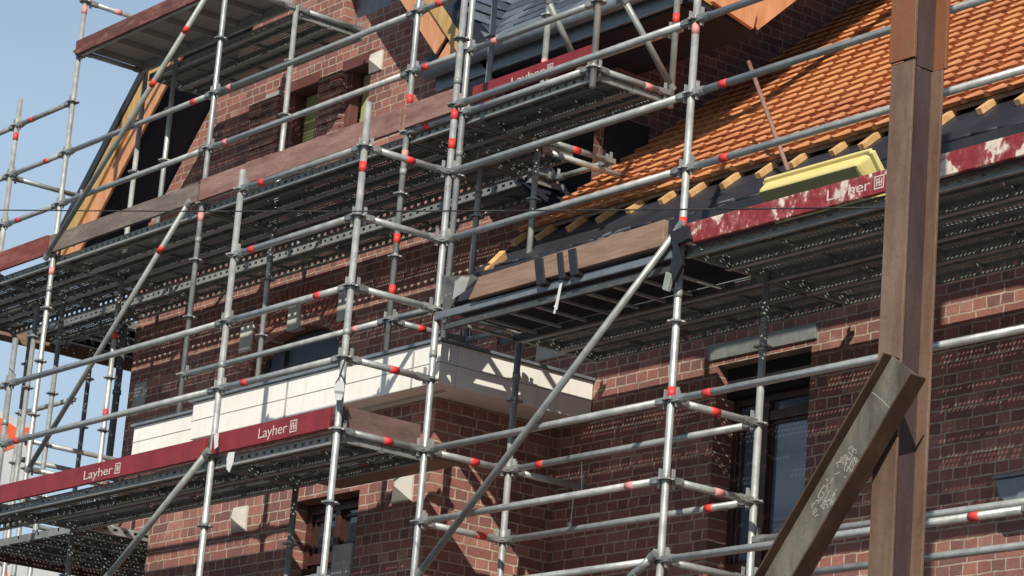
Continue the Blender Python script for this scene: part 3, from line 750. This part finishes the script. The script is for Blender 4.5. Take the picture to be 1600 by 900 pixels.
# coloured marking bands, put on the member they mark
BANDS = [(130, 38), (25, 220), (370, 287), (565, 272), (707, 220), (629, 258), (1084, 102), (1047, 707), (320, 775), (309, 352), (723, 560),
 (185, 14), (75, 252), (50, 185), (360, 133), (305, 156), (355, 220), (235, 120), (665, 100), (670, 200), (640, 248), (757, 160), (775, 62), (690, 8),
 (630, 172), (410, 280), (620, 385), (612, 462), (658, 510), (615, 575), (605, 687), (740, 720), (500, 460), (640, 527), (715, 490), (560, 512), (385, 595), (395, 385),
 (1023, 518), (1140, 133), (1125, 265), (1115, 645), (1122, 767), (1115, 612), (850, 725), (990, 755), (1115, 793), (748, 850), (1535, 800), (1030, 60), (1057, 32), (1012, 135), (1055, 430),
 (975, 478), (255, 388), (250, 790), (295, 44), (105, 396), (50, 415), (30, 343), (162, 687), (178, 560), (165, 764), (425, 702), (575, 730), (700, 270), (985, 505), (900, 232), (1140, 240), (30, 690), (75, 478), (110, 475), (1485, 370), (855, 104)]
for bx, by in BANDS:
    best = None
    for o_, a, b, vert in TUBES:
        A, B = proj(a), proj(b); dx, dy = B[0]-A[0], B[1]-A[1]; L2 = dx*dx+dy*dy
        if L2 < 100: continue
        t = ((bx-A[0])*dx+(by-A[1])*dy)/L2
        if not .03 < t < .97: continue
        dd = math.hypot(A[0]+t*dx-bx, A[1]+t*dy-by); P = a.lerp(b, t); dd += (P-CAM).length*.25
        if best is None or dd < best[0]: best = (dd, o_, P, (b-a).normalized())
    if best and best[0] < 19:
        _, o_, P, d = best; mt = random.choice(['red_band', 'red_band', 'red_band', 'pink_band'])
        put('marking_band', ring_mesh('band_'+mt, .0262, .075, mt), o_, align(P-d*.001, P+d))
mb = None

# ------------------------------------------------------------------ decks
def deck_mesh(L, w=.318):
    k = ('deck', round(L, 2))
    if k in mesh_cache: return mesh_cache[k]
    mb = MB(); n = int(L/.036); p = L/n; hr = .0064
    # columns across the plank: solid margins, two perforated bands of four rows
    ys = []; cols = []
    y = 0
    for kind, wd in (('s', .03), ('h', .036), ('h', .036), ('h', .036), ('s', .074), ('h', .036), ('h', .036), ('h', .036), ('s', .03)):
        cols.append((kind, y, y+wd)); y += wd
    for kind, y0, y1 in cols:
        if kind == 's': mb.quad((0, y0, 0), (L, y0, 0), (L, y1, 0), (0, y1, 0)); continue
        odd = cols.index((kind, y0, y1)) % 2
        for i in range(n):
            x0, x1 = i*p, (i+1)*p
            c = (x0+x1)/2+(p*.22 if odd else -p*.22); cy = (y0+y1)/2
            if i % 14 == 0:
                mb.quad((x0, y0, 0), (x1, y0, 0), (x1, y1, 0), (x0, y1, 0)); continue
            b = len(mb.v)
            mb.v += [(x0, y0, 0), (x1, y0, 0), (x1, y1, 0), (x0, y1, 0), (c-hr, cy-hr, 0), (c+hr, cy-hr, 0), (c+hr, cy+hr, 0), (c-hr, cy+hr, 0)]
            for q in range(4): mb.f.append((b+q, b+(q+1) % 4, b+4+(q+1) % 4, b+4+q)); mb.mi.append(0)
    W_ = y
    # rims with punched slots
    for yy in (0, W_):
        m_ = int(L/.095); q = L/m_
        for i in range(m_):
            x0, x1 = i*q, (i+1)*q; a, b_ = x0+q*.3, x1-q*.3; z0, z1, h0, h1 = -.066, 0, -.042, -.018
            k0 = len(mb.v)
            mb.v += [(x0, yy, z0), (x1, yy, z0), (x1, yy, z1), (x0, yy, z1), (a, yy, h0), (b_, yy, h0), (b_, yy, h1), (a, yy, h1)]
            for s_ in range(4): mb.f.append((k0+s_, k0+(s_+1) % 4, k0+4+(s_+1) % 4, k0+4+s_)); mb.mi.append(0)
        s = 1 if yy == 0 else -1
        mb.box(0, L, min(yy, yy+s*.024), max(yy, yy+s*.024), -.07, -.066, 1)
        mb.tube((0, yy-s*.002, -.066), (L, yy-s*.002, -.066), .006, 6, 1)
    # centre bead and end caps
    mb.box(0, L, W_/2-.012, W_/2+.012, -.03, -.002)
    for xx in (0, L-.03): mb.box(xx, xx+.03, .002, W_-.002, -.06, -.003)
    for i in range(1, 5): mb.box(L*i/5-.01, L*i/5+.01, .003, W_-.003, -.02, -.003)
    mesh_cache[k] = mb.mesh('deck_plank', ['deck_steel', 'galvanised'])
    return mesh_cache[k]
def deck(x0, x1, y, z, label, group, axis='x'):
    L = abs(x1-x0)-.03
    if axis == 'x': m = Matrix.Translation((min(x0, x1)+.015, y, z))
    else: m = Matrix.Translation((y+.31, min(x0, x1)+.015, z)) @ Matrix.Rotation(math.pi/2, 4, 'Z')
    return tag(put('deck_plank', deck_mesh(L), None, m), label, 'scaffold deck', group)
DZ = -.012
ORD = ['outermost', 'second from outside', 'third from outside', 'innermost']
def decks(xs, ys, z, where, bays, group):
    for bi, (a, b) in enumerate(zip(xs, xs[1:])):
        for yi, y in enumerate(ys):
            nm = ORD[yi] if yi < len(ys)-1 else ORD[3]
            deck(a, b, y, z+DZ, f'steel plank, {nm} {where}, {bays[bi]}', group)
# level of the red boards at lower left
decks([-7.39, -4.14, -2.57], [.03, .385], G(5), 'of the lower left deck', ['left bay', 'right end bay'], 'steel planks of the lower left deck')
tag(put('deck_plank', deck_mesh(1.79), None, Matrix.Translation((-9.2, .03, G(5)+DZ))), 'perforated steel plank of the lower left deck at the photo edge', 'scaffold deck', 'steel planks of the lower left deck')
for i, x in enumerate((-9.2, -8.86, -8.52, -8.18, -7.84, -7.5)): deck(.75, 3.0, x, G(5)+DZ, f'steel plank turning round the left side of the bay, {["outermost", "second", "third", "fourth", "fifth", "innermost"][i]} of six', 'steel planks round the bay side', 'y')
m_ = MB(); m_.box(-7.3, -4.13, .765, .9, G(5)-.03, G(5)-.0); tag(m_.build('shade_board', 'plank_wood'), 'very narrow long board added for shade beside the steel planks of the lower left deck', 'board')  # added board, its width set to narrow the sunlit strip on the bay
m_ = MB(); m_.box(-4.1, -2.6, .765, 1.09, G(5)-.03, G(5)-.0); tag(m_.build('shade_board', 'plank_wood'), 'narrow brown board added for shade between the lower left deck and the bay wall', 'board')  # added likewise, wider, to cast shade higher on the bay wall
# right deck
decks([-2.57, 0, 3.07, 5.64], [W1+.72, W1+1.07], G(3), 'row under the tiled eave', ['between the two tall poles', 'behind the steel column', 'at far right'], 'steel planks below the tiled eave')
decks([0, 3.07, 5.64], [W1+.03, W1+.375], G(3), 'row behind the flaking red toe board', ['beside the steel column', 'at far right'], 'steel planks behind the flaking toe board')
# upper deck, main level
decks([-9.84, -7.27, -4.30], [YU+.03, YU+.39, YU+.75, YU+1.23], H(0), 'of the gable deck', ['left bay', 'middle bay'], 'steel planks of the gable deck')
decks([-4.30, -3.58], [YU+.03, YU+.385, YU+.74], H(0), 'of the gable deck', ['short bay at its right'], 'steel planks of the gable deck')
decks([-3.58, -2.03], [YU+.03, YU+.385], H(0), 'of the small deck under the slate roof', ['beside the red toe board'], 'steel planks under the slate roof')
decks([-12.6, -10.92, -9.84], [YU+.03, YU+.39, YU+.75, YU+1.23], H(0), 'of the gable deck', ['end at left photo edge', 'next to the corner pole'], 'steel planks of the gable deck')
for i, x in enumerate((-12.65, -12.3, -11.95, -11.6)): deck(YU+1.52, 4.6, x, H(0)+DZ, f'steel plank running back round the left corner, {["outermost", "second", "third", "innermost"][i]} of four', 'steel planks round the left corner', 'y')
# top level
decks([-9.84, -7.27], [YI+.03, YI+.385], H(4), 'of the topmost deck', ['perforated part beside the gable'], 'steel planks of the topmost deck')
def panel_deck(x0, x1, y0, y1, z, label):
    o = empty('deck_platform', ((x0+x1)/2, (y0+y1)/2, z), label, 'scaffold deck')
    t = MB(); t.box(x0, x1, y0, y1, z, z+.012); t.build('panel', 'panel_alu', o)
    for a, b in ((y0, y0+.035), (y1-.035, y1)):
        s_ = MB(); s_.box(x0, x1, a, b, z-.09, z-.003); s_.build('side_rail', 'galvanised', o)
    n = 6
    for i in range(n+1):
        x = x0+(x1-x0-.03)*i/n; s_ = MB(); s_.box(x, x+.03, y0+.038, y1-.038, z-.05, z-.003); s_.build('cross_rib', 'panel_alu', o)
    return o
panel_deck(-9.82, -7.29, YU+.03, YI-.03, H(4)+.07, 'smooth pale deck panel with cross ribs, topmost at upper left')
# ------------------------------------------------------------------ toe boards
def board(a, b, h, th, mt, name, label, cat, group=None, z0=0):
    """vertical board from a to b (bottom line), leaning inwards nothing"""
    a, b = V(a), V(b); d = (b-a).normalized(); n = V((-d.y, d.x, 0))*th/2
    m_ = MB(); u = V((0, 0, h)); m_.hexa([a-n, b-n, b+n, a+n, a-n+u, b-n+u, b+n+u, a+n+u])
    return tag(m_.build(name, mt, None, bevel=.004), label, cat, group)
def lettering(par, txt, P, width, height, mt='letter_white', logo=True, ydir=V((1, 0, 0))):
    cu = bpy.data.curves.new('lettering', 'FONT'); cu.body = txt; cu.size = 1; cu.extrude = 0; cu.space_character = .95
    tmp = bpy.data.objects.new('tmp', cu); col.objects.link(tmp)
    dg = bpy.context.evaluated_depsgraph_get(); dg.update()
    me = bpy.data.meshes.new_from_object(tmp.evaluated_get(dg)); bpy.data.objects.remove(tmp)
    xs = [v.co.x for v in me.vertices]; w0 = max(xs)-min(xs); ys = [v.co.y for v in me.vertices]; hh = .72
    for v in me.vertices: v.co = ((v.co.x-min(xs))/w0*width, v.co.y/hh*height, 0)
    me.materials.clear(); me.materials.append(M[mt])
    mw = Matrix.Translation(P) @ Matrix.Rotation(math.pi/2, 4, 'X')
    put('lettering', me, par, mw)
    if logo:
        m_ = MB(); s = height*1.15; x0 = P.x+width+height*.45; y = P.y; z0 = P.z-height*.12; t = s*.09
        def rr(a, b, c, d): m_.quad((x0+a*s, y, z0+b*s), (x0+c*s, y, z0+b*s), (x0+c*s, y, z0+d*s), (x0+a*s, y, z0+d*s))
        rr(0, 0, 1, .1); rr(0, .9, 1, 1); rr(0, .1, .1, .9); rr(.9, .1, 1, .9)
        rr(.2, .2, .3, .8); rr(.45, .18, .55, .82); rr(.7, .2, .8, .8); rr(.3, .45, .45, .55); rr(.55, .45, .7, .55); rr(.3, .68, .45, .76); rr(.55, .24, .7, .32)
        m_.build('emblem', mt, par)
ZB = -.008

b1 = board((-9.3, -.03, G(5)+ZB), (-4.19, -.03, G(5)+ZB), .148, .03, 'toe_red', 'toe_board', 'long dark red toe board running from the left photo edge, white lettering near its middle', 'toe board')
p = at(130, 748, Y=-.05); lettering(b1, 'Layher', V((p.x, -.047, G(5)+ZB+.035)), .43, .07)
b2_ = board((-4.09, -.03, G(5)+ZB+.012), (-2.62, -.03, G(5)+ZB+.012), .148, .03, 'toe_red', 'toe_board', 'short clean dark red toe board with white lettering below the white parapet', 'toe board')
p = at(403, 680, Y=-.05); lettering(b2_, 'Layher', V((p.x, -.047, G(5)+ZB+.05)), .36, .075)
board((-2.61, .04, G(5)+ZB), (-2.61, .70, G(5)+ZB), .185, .03, 'toe_brown', 'toe_board', 'brown weathered toe board closing the right end of the lower left deck', 'toe board')
board((-12.25, YU-.04, H(0)+.012), (-9.9, YU-.04, H(0)+.012), .19, .03, 'toe_maroon', 'toe_board', 'faded red toe board at the left photo edge below the gable foot', 'toe board')
board((-9.86, YU-.04, H(0)+.012+.003), (-7.3, YU-.04, H(0)+.012), .17, .03, 'toe_grey', 'toe_board', 'grey brown weathered toe board crossing below the black soffit', 'toe board')
board((-7.25, YU-.04, H(0)+.012), (-4.33, YU-.04, H(0)+.012), .19, .03, 'toe_weathered', 'toe_board', 'pinkish weathered toe board below the gable windows', 'toe board')
board((-4.27, YU-.04, H(0)+.012+.004), (-3.63, YU-.04, H(0)+.012), .19, .03, 'toe_weathered', 'toe_board', 'short pinkish toe board just left of the paired poles', 'toe board')
b3 = board((-3.53, YU+.05, H(0)+.08), (-2.09, YU+.05, H(0)+.08), .13, .03, 'toe_red', 'toe_board', 'dark red toe board with faint white lettering under the slate roof', 'toe board')
p = at(800, 128, Y=YU+.04); lettering(b3, 'Layher', V((p.x, YU+.033, H(0)+.11)), .40, .06)
board((-9.82, YU-.04, H(4)-.055), (-7.3, YU-.04, H(4)-.055), .14, .03, 'toe_peeling', 'toe_board', 'worn maroon toe board of the topmost deck at upper left', 'toe board')
b4 = board((.06, W1-.045, G(3)-.03), (3.0, W1-.045, G(3)-.03), .135, .03, 'toe_flaked', 'toe_board', 'red toe board with flaking white paint, left of the steel column', 'toe board')
p = at(1292, 312, Y=W1-.06); lettering(b4, 'Layher', V((p.x, W1-.0615, G(3)-.03+.035)), .36, .07)
board((3.1, W1-.045, G(3)-.025), (5.6, W1-.045, G(3)-.025), .135, .03, 'toe_flaked', 'toe_board', 'red flaking toe board at the far right beyond the steel column', 'toe board')
board((-12.68, 1.6, H(0)-.14), (-12.68, 4.7, H(0)-.14), .2, .04, 'plank_wood', 'toe_board', 'plain brown board edging the deck that turns the left corner', 'toe board')
board((-9.24, .2, G(5)-.1), (-9.24, 3.1, G(5)-.1), .14, .04, 'toe_brown', 'toe_board', 'dark board edging the lower deck beside the bay', 'toe board')

# ------------------------------------------------------------------ timber, ladder and straps between the two tall poles
ya = W1-.05
p0, p1, p2 = at(735, 470, Y=ya), at(845, 443, Y=ya), at(1052, 385, Y=ya)
zb = lambda x: G(3)-.02+(x-p0.x)/(p2.x-p0.x)*.02
mb = MB(); mb.hexa([(p0.x, ya-.02, zb(p0.x)), (p1.x, ya-.02, zb(p1.x)), (p1.x, ya+.02, zb(p1.x)), (p0.x, ya+.02, zb(p0.x)),
                    (p0.x+.1, ya-.02, zb(p0.x)+.145), (p1.x, ya-.02, zb(p1.x)+.155), (p1.x, ya+.02, zb(p1.x)+.155), (p0.x+.1, ya+.02, zb(p0.x)+.145)])
tag(mb.build('timber_plank', 'plank_wood', None, bevel=.004), 'short brown timber plank left of the black straps, cut slantwise at its left end', 'plank')
mb = MB(); mb.hexa([(p1.x+.01, ya-.02, zb(p1.x)), (-.1, ya-.02, zb(-.1)), (-.1, ya+.02, zb(-.1)), (p1.x+.01, ya+.02, zb(p1.x)),
                    (p1.x+.01, ya-.02, zb(p1.x)+.155), (-.1, ya-.02, zb(-.1)+.17), (-.1, ya+.02, zb(-.1)+.17), (p1.x+.01, ya+.02, zb(p1.x)+.155)])
tag(mb.build('timber_plank', 'plank_wood', None, bevel=.004), 'long brown timber plank between the black straps and the tall middle pole', 'plank')
for i, (px, wd, dn) in enumerate(((842, .09, 'widest and leftmost'), (874, .06, 'middle one, slightly slanted'), (893, .08, 'rightmost'))):
    c = at(px, 420, Y=ya-.03).x; m_ = MB(); z = zb(c)
    m_.hexa([(c-wd/2+.03, ya-.03, z-.04), (c+wd/2+.03, ya-.03, z-.04), (c+wd/2+.03, ya+.03, z-.04), (c-wd/2+.03, ya+.03, z-.04),
             (c-wd/2-.02, ya-.03, z+.15), (c+wd/2-.02, ya-.03, z+.15), (c+wd/2-.02, ya+.03, z+.15), (c-wd/2-.02, ya+.03, z+.15)])
    tag(m_.build('strap', 'black_tape', None, bevel=.006), 'black strap wound round the timber planks, '+dn, 'strap')
for px, py0, py1, dn in ((868, 445, 490, 'clear plastic tail hanging below the black straps'),):
    a, b = at(px+8, py0-2, Y=ya-.05), at(px-2, py1, Y=ya-.05); m_ = MB(); m_.beam(a, b, .016, .004, V((0, 1, 0))); m_.beam(a+V((.02, -.006, 0)), b+V((.03, -.006, .02)), .008, .004, V((0, 1, 0))); m_.beam(b+V((0, -.004, .05)), b+V((.03, -.006, .02)), .01, .004, V((0, 1, 0)))
    tag(m_.build('plastic_tail', 'white_tag'), dn, 'plastic strip')
# ladder lying flat as a bridge
lad = empty('ladder', (-1.3, W1+.2, G(3)-.14), 'grey metal ladder lying flat under the brown timber planks', 'ladder')
for y in (W1+.02, W1+.52): m_ = MB(); m_.box(-2.5, -.08, y-.012, y+.012, G(3)-.155, G(3)-.105); m_.build('ladder_rail', 'dark_metal', lad, bevel=.003)
for i in range(9):
    x = -2.35+i*.27; m_ = MB(); m_.box(x-.011, x+.011, W1+.034, W1+.506, G(3)-.14, G(3)-.12); m_.build('rung', 'galvanised', lad, bevel=.003)
m_ = MB(); m_.box(-2.5, -.06, W1+.02, W1+.69, G(3)-.02, G(3)+.0); tag(m_.build('cover_board', 'soffit_dark'), 'dark sheet laid over the flat ladder behind the timber planks', 'board')
m_ = MB(); m_.box(-2.56, -.02, W1-.03, W1-.002, G(3)-.085, G(3)-.03); tag(m_.build('metal_beam', 'zinc', None, bevel=.006), 'grey metal beam carrying the brown timber planks', 'beam')
# zinc sheet at left end
p = [at(690, 432, Y=.7), at(754, 428, Y=1.0), at(752, 441, Y=1.0), at(715, 462, Y=.75), at(692, 500, Y=.7)]
m_ = MB(); m_.prism(p, (0, .01, .0)); tag(m_.build('sheet_metal', 'dark_metal'), 'crumpled blue grey metal sheet hanging at the corner pole', 'metal sheet')
p = [at(712, 440, Y=.69), at(722, 432, Y=.69), at(735, 433, Y=.69), at(727, 455, Y=.69), at(708, 468, Y=.69)]
m_ = MB(); m_.prism(p, (0, -.006, 0)); tag(m_.build('sheet_metal', 'stone_grey'), 'pale scrap of foil stuck on the dark metal sheet', 'foil')
# black wrapping at the tall middle pole
for k, (pts, dn) in enumerate((([(1046, 362), (1072, 352), (1078, 372), (1058, 382), (1066, 412), (1052, 440), (1046, 420), (1052, 392)], 'black plastic wrapped round the brace head at the tall middle pole'),
                               ([(1040, 424), (1049, 428), (1042, 455), (1034, 452)], 'thin grey strap end hanging left of the tall middle pole'))):
    m_ = MB(); m_.prism([at(x, y, Y=W1-.1) for x, y in pts], (0, .03, 0)); tag(m_.build('strap', 'black_tape' if k == 0 else 'galvanised_dull', None, bevel=.004), dn, 'strap')

# ------------------------------------------------------------------ yellow tub on the right deck
def tub():
    TL, TR = at(1181, 299, Y=.95), at(1335, 259, Y=.95)
    root = empty('plastic_tub', (TL.x+.4, 1.2, G(3)), 'large pale yellow plastic tub tilted on the deck behind the flaking red board', 'tub')
    v = V((0, .28, -.29)); n = V((0, .06, .05))           # down along the shaded bottom; back towards the open side
    z = (TL.z+TR.z)/2; A, B = V((TL.x, .95, z)), V((TR.x, .95, z)); C, D = B+v, A+v
    o_ = .07; A2, B2, C2, D2 = A+n+V((.03, -.01, .03)), B+n+V((.09, -.01, .03)), C+n+V((.1, 0, -.03)), D+n+V((-.02, 0, -.03))
    m_ = MB(); b = 0
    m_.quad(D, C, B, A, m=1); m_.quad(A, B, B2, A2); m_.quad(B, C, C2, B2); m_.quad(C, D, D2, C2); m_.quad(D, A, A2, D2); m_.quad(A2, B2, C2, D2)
    import bmesh
    o = m_.build('tub_body', ['yellow_plastic', 'yellow_shaded'], root)
    bm = bmesh.new(); bm.from_mesh(o.data); bmesh.ops.remove_doubles(bm, verts=bm.verts, dist=1e-4); bmesh.ops.recalc_face_normals(bm, faces=bm.faces); bm.to_mesh(o.data); bm.free()
    bv = o.modifiers.new('bevel', 'BEVEL'); bv.width = .025; bv.segments = 3
    m_ = MB()
    for p, q in ((A2, B2), (B2, C2), (C2, D2), (D2, A2)): m_.beam(p, q, .035, .035, n)
    m_.build('tub_rim', 'yellow_plastic', root, bevel=.008)
mat_plain('yellow_shaded', (.2, .2, .09), (.27, .27, .14), 3, .5)  # darkened yellow plastic: shade of the tub bottom put into its colour
tub()
# pole leaning on the tiles
a, b = at(1170, 97, Y=2.62), at(1232, 268, Y=2.2)
m_ = MB(); m_.tube(b, a, .016, 10); tag(m_.build('wooden_pole', 'pole_wood', None, True), 'thin reddish wooden pole leaning against the orange roof tiles', 'pole')

# ------------------------------------------------------------------ steel column and raking beam
def ibeam(name, p, d, wdir, h, b, tf, tw, L, fm, wm, parent, z0=0):
    """p start, d axis, wdir direction of the web height; flanges along d x wdir"""
    d = V(d).normalized(); wd = V(wdir).normalized(); fd = d.cross(wd).normalized(); p = V(p)+d*z0
    def blk(c, sw, sf, nm, mt):
        m_ = MB(); q = []
        for e in (0, L):
            for i, j in ((-1, -1), (1, -1), (1, 1), (-1, 1)): q.append(p+d*e+wd*(c+i*sw/2)+fd*(j*sf/2))
        m_.hexa(q); return m_.build(nm, mt, parent, bevel=.003)
    blk(-h/2+tf/2, tf, b, 'flange', fm); blk(h/2-tf/2, tf, b, 'flange', fm); blk(0, h-2*tf-.002, tw, 'web', wm)
cx = at(1401, 300, Y=-1.0075).x
colm = empty('steel_column', (cx, -.9, 0), 'tall brown rusty steel column rising from bottom to top at the right', 'column')
zj = at(1408, 97, Y=-1.0).z
ibeam('c', (cx, -.9, .12), (0, 0, 1), (0, 1, 0), .215, .155, .016, .012, zj-.12-.004, 'steel_brown', 'steel_primer', colm)
ibeam('c', (cx+.002, -.9, zj), (0, 0, 1), (0, 1, 0), .24, .172, .02, .014, 4, 'steel_rust', 'steel_primer', colm)
m_ = MB(); m_.box(cx-.2, cx+.2, -1.1, -.7, .12, .14); m_.build('base_plate', 'steel_brown', colm)
ps = R(6); ph_ = R(54); ax = V((math.cos(ps)*math.cos(ph_), math.sin(ps)*math.cos(ph_), math.sin(ph_))).normalized()
wdv = V((math.cos(ps)*math.sin(ph_), math.sin(ps)*math.sin(ph_), -math.cos(ph_))).normalized()
ctr = at(1414, 571, Y=-1.09)
Lr = 9.0
rk = empty('steel_raker', ctr-ax*(ctr.z-.15)/ax.z, 'slanting grey brown steel beam with chalk marks leaning on the brown column', 'beam')
Lr = (ctr.z-.15)/ax.z
ibeam('r', ctr, -ax, wdv, .212, .118, .010, .009, Lr, 'steel_dark', 'steel_grey', rk)
# chalk scribbles on the raker web
fdv = (-ax).cross(wdv).normalized()
face = -fdv if (-fdv).dot(fwd) < 0 else fdv
m_ = MB(); random.seed(3)
def stroke(pts, r=.0022):
    q_ = []
    for (a0, c0), (a1, c1) in zip(pts, pts[1:]):
        for k_ in range(4): q_.append((a0+(a1-a0)*k_/4+random.uniform(-.004, .004), c0+(c1-c0)*k_/4+random.uniform(-.004, .004)))
    q_.append(pts[-1])
    for (u0, v0), (u1, v1) in zip(q_, q_[1:]):
        A = ctr-ax*u0+wdv*v0+face*.0052; B = ctr-ax*u1+wdv*v1+face*.0052
        m_.beam(A, B, r*2, .0012, face)
for base, glyph in ((.50, [[(0, 0), (.0, .03), (.02, .03), (.02, .0), (.045, .0), (.045, .03)], [(.0, .045), (.045, .045), (.045, .07), (.0, .07), (0, .045)]]),
                    (.70, [[(0, -.02), (.05, -.02)], [(0, -.02), (.0, .005), (.025, .005), (.025, -.018)], [(.025, .003), (.05, .005), (.05, -.02)], [(0, .02), (.05, .025), (.05, .045)], [(.0, .055), (.05, .06), (.02, .07), (.05, .08), (0, .09)]])):
    for gl in glyph: stroke([(base+u*1.3, v*1.1-.03) for u, v in gl])
for k in range(60):
    u = random.choice([.5, .55, .72, .78])+random.uniform(-.05, .07); v = random.uniform(-.05, .06); stroke([(u, v), (u+random.uniform(-.03, .03), v+random.uniform(-.02, .02))], .0025)
stroke([(.20, -.085), (.205, .085)], .002)
m_.build('chalk_writing', 'chalk', rk)

# ------------------------------------------------------------------ small things
# cable across the picture
m_ = MB(); pts = []
A, B = V((cx-.11, -1.0, at(1385, 322, Y=-1.0).z)), at(-900, 300, Y=-1.0)
for i in range(41):
    t = i/40; P = A.lerp(B, t); P.z -= .1*4*t*(1-t); pts.append(P)
for a, b in zip(pts, pts[1:]): m_.tube(a, b, .0045, 6)
tag(m_.build('cable', 'rope_dark', None, True), 'thin dark cable strung across the whole scene from the steel column', 'cable')
m_ = MB(); m_.box(B.x-.06, B.x+.06, -1.06, -.94, 0, B.z+.15); tag(m_.build('cable_post', 'pole_wood', None, bevel=.01), 'wooden post beyond the left photo edge holding the cable', 'post')
# tags hanging at the lower left deck
def sheet(pts, Y, mt, name, label, cat, th=.004):
    m_ = MB(); m_.prism([at(x, y, Y=Y) for x, y in pts], (0, th, 0)); return tag(m_.build(name, mt), label, cat)
sheet([(357, 707), (366, 706), (364, 722), (358, 738), (354, 733), (354, 716)], -.08, 'white_tag', 'paper_tag', 'small pale tag hanging under the red toe boards by the second pole', 'tag')
sheet([(524, 596), (537, 596), (537, 612), (533, 625), (524, 625), (522, 608)], -.08, 'white_tag', 'paper_tag', 'white paper scrap tied to the corner pole in front of the parapet', 'tag')
sheet([(334, 680), (341, 676), (340, 698), (335, 702)], -.08, 'white_tag', 'paper_tag', 'narrow white tag where the two red toe boards meet', 'tag')
m_ = MB(); a = at(530, 598, Y=-.08); m_.tube(at(540, 560, Y=-.05), at(531, 588, Y=-.08), .006, 6); m_.tube(at(531, 588, Y=-.08), at(525, 598, Y=-.08), .005, 6); m_.tube(at(533, 586, Y=-.08), at(540, 598, Y=-.08), .005, 6)
tag(m_.build('cord', 'rope_dark', None, True), 'dark cord tying the white scrap to the corner pole', 'cord')
m_ = MB(); pl = [(909, 725), (909, 762), (914, 748), (916, 757)]
m_.tube(at(909, 722, Y=2.1), at(909, 765, Y=2.1), .006, 6); m_.tube(at(897, 757, Y=2.1), at(900, 765, Y=2.1), .006, 6); m_.tube(at(898, 757, Y=2.1), at(892, 815, Y=2.1), .005, 6)
c = at(891, 816, Y=2.1); m_.tube(c, c+V((0, 0, -.03)), .014, 8)
tag(m_.build('cord', 'white_tag', None, True), 'pale cords dangling from the end of the lower left deck', 'cord')
# red and white banner far left
def banner(pw, pr, Y, label):
    r0 = MB(); r0.prism([at(x, y, Y=Y) for x, y in pw], (0, .01, 0)); o = r0.build('banner', 'banner_white'); tag(o, label, 'banner')
    for q in pr:
        r1 = MB(); r1.prism([at(x, y, Y=Y-.006) for x, y in q], (0, .004, 0)); r1.build('banner_print', 'banner_red', o)
banner([(-30, 640), (0, 642), (48, 664), (52, 700), (44, 760), (-30, 760)], [[(-10, 648), (5, 655), (25, 668), (26, 700), (20, 700), (-10, 712)], [(30, 668), (46, 668), (50, 695), (42, 700)]], 4.6,
       'white banner with orange red print behind the poles at the left edge')
banner([(-30, 850), (40, 855), (90, 870), (90, 960), (-30, 960)], [[(0, 890), (10, 875), (12, 905), (0, 905)], [(-5, 845), (6, 850), (6, 862), (-5, 862)]], 5.2,
       'white banner with small red print low at the bottom left corner')
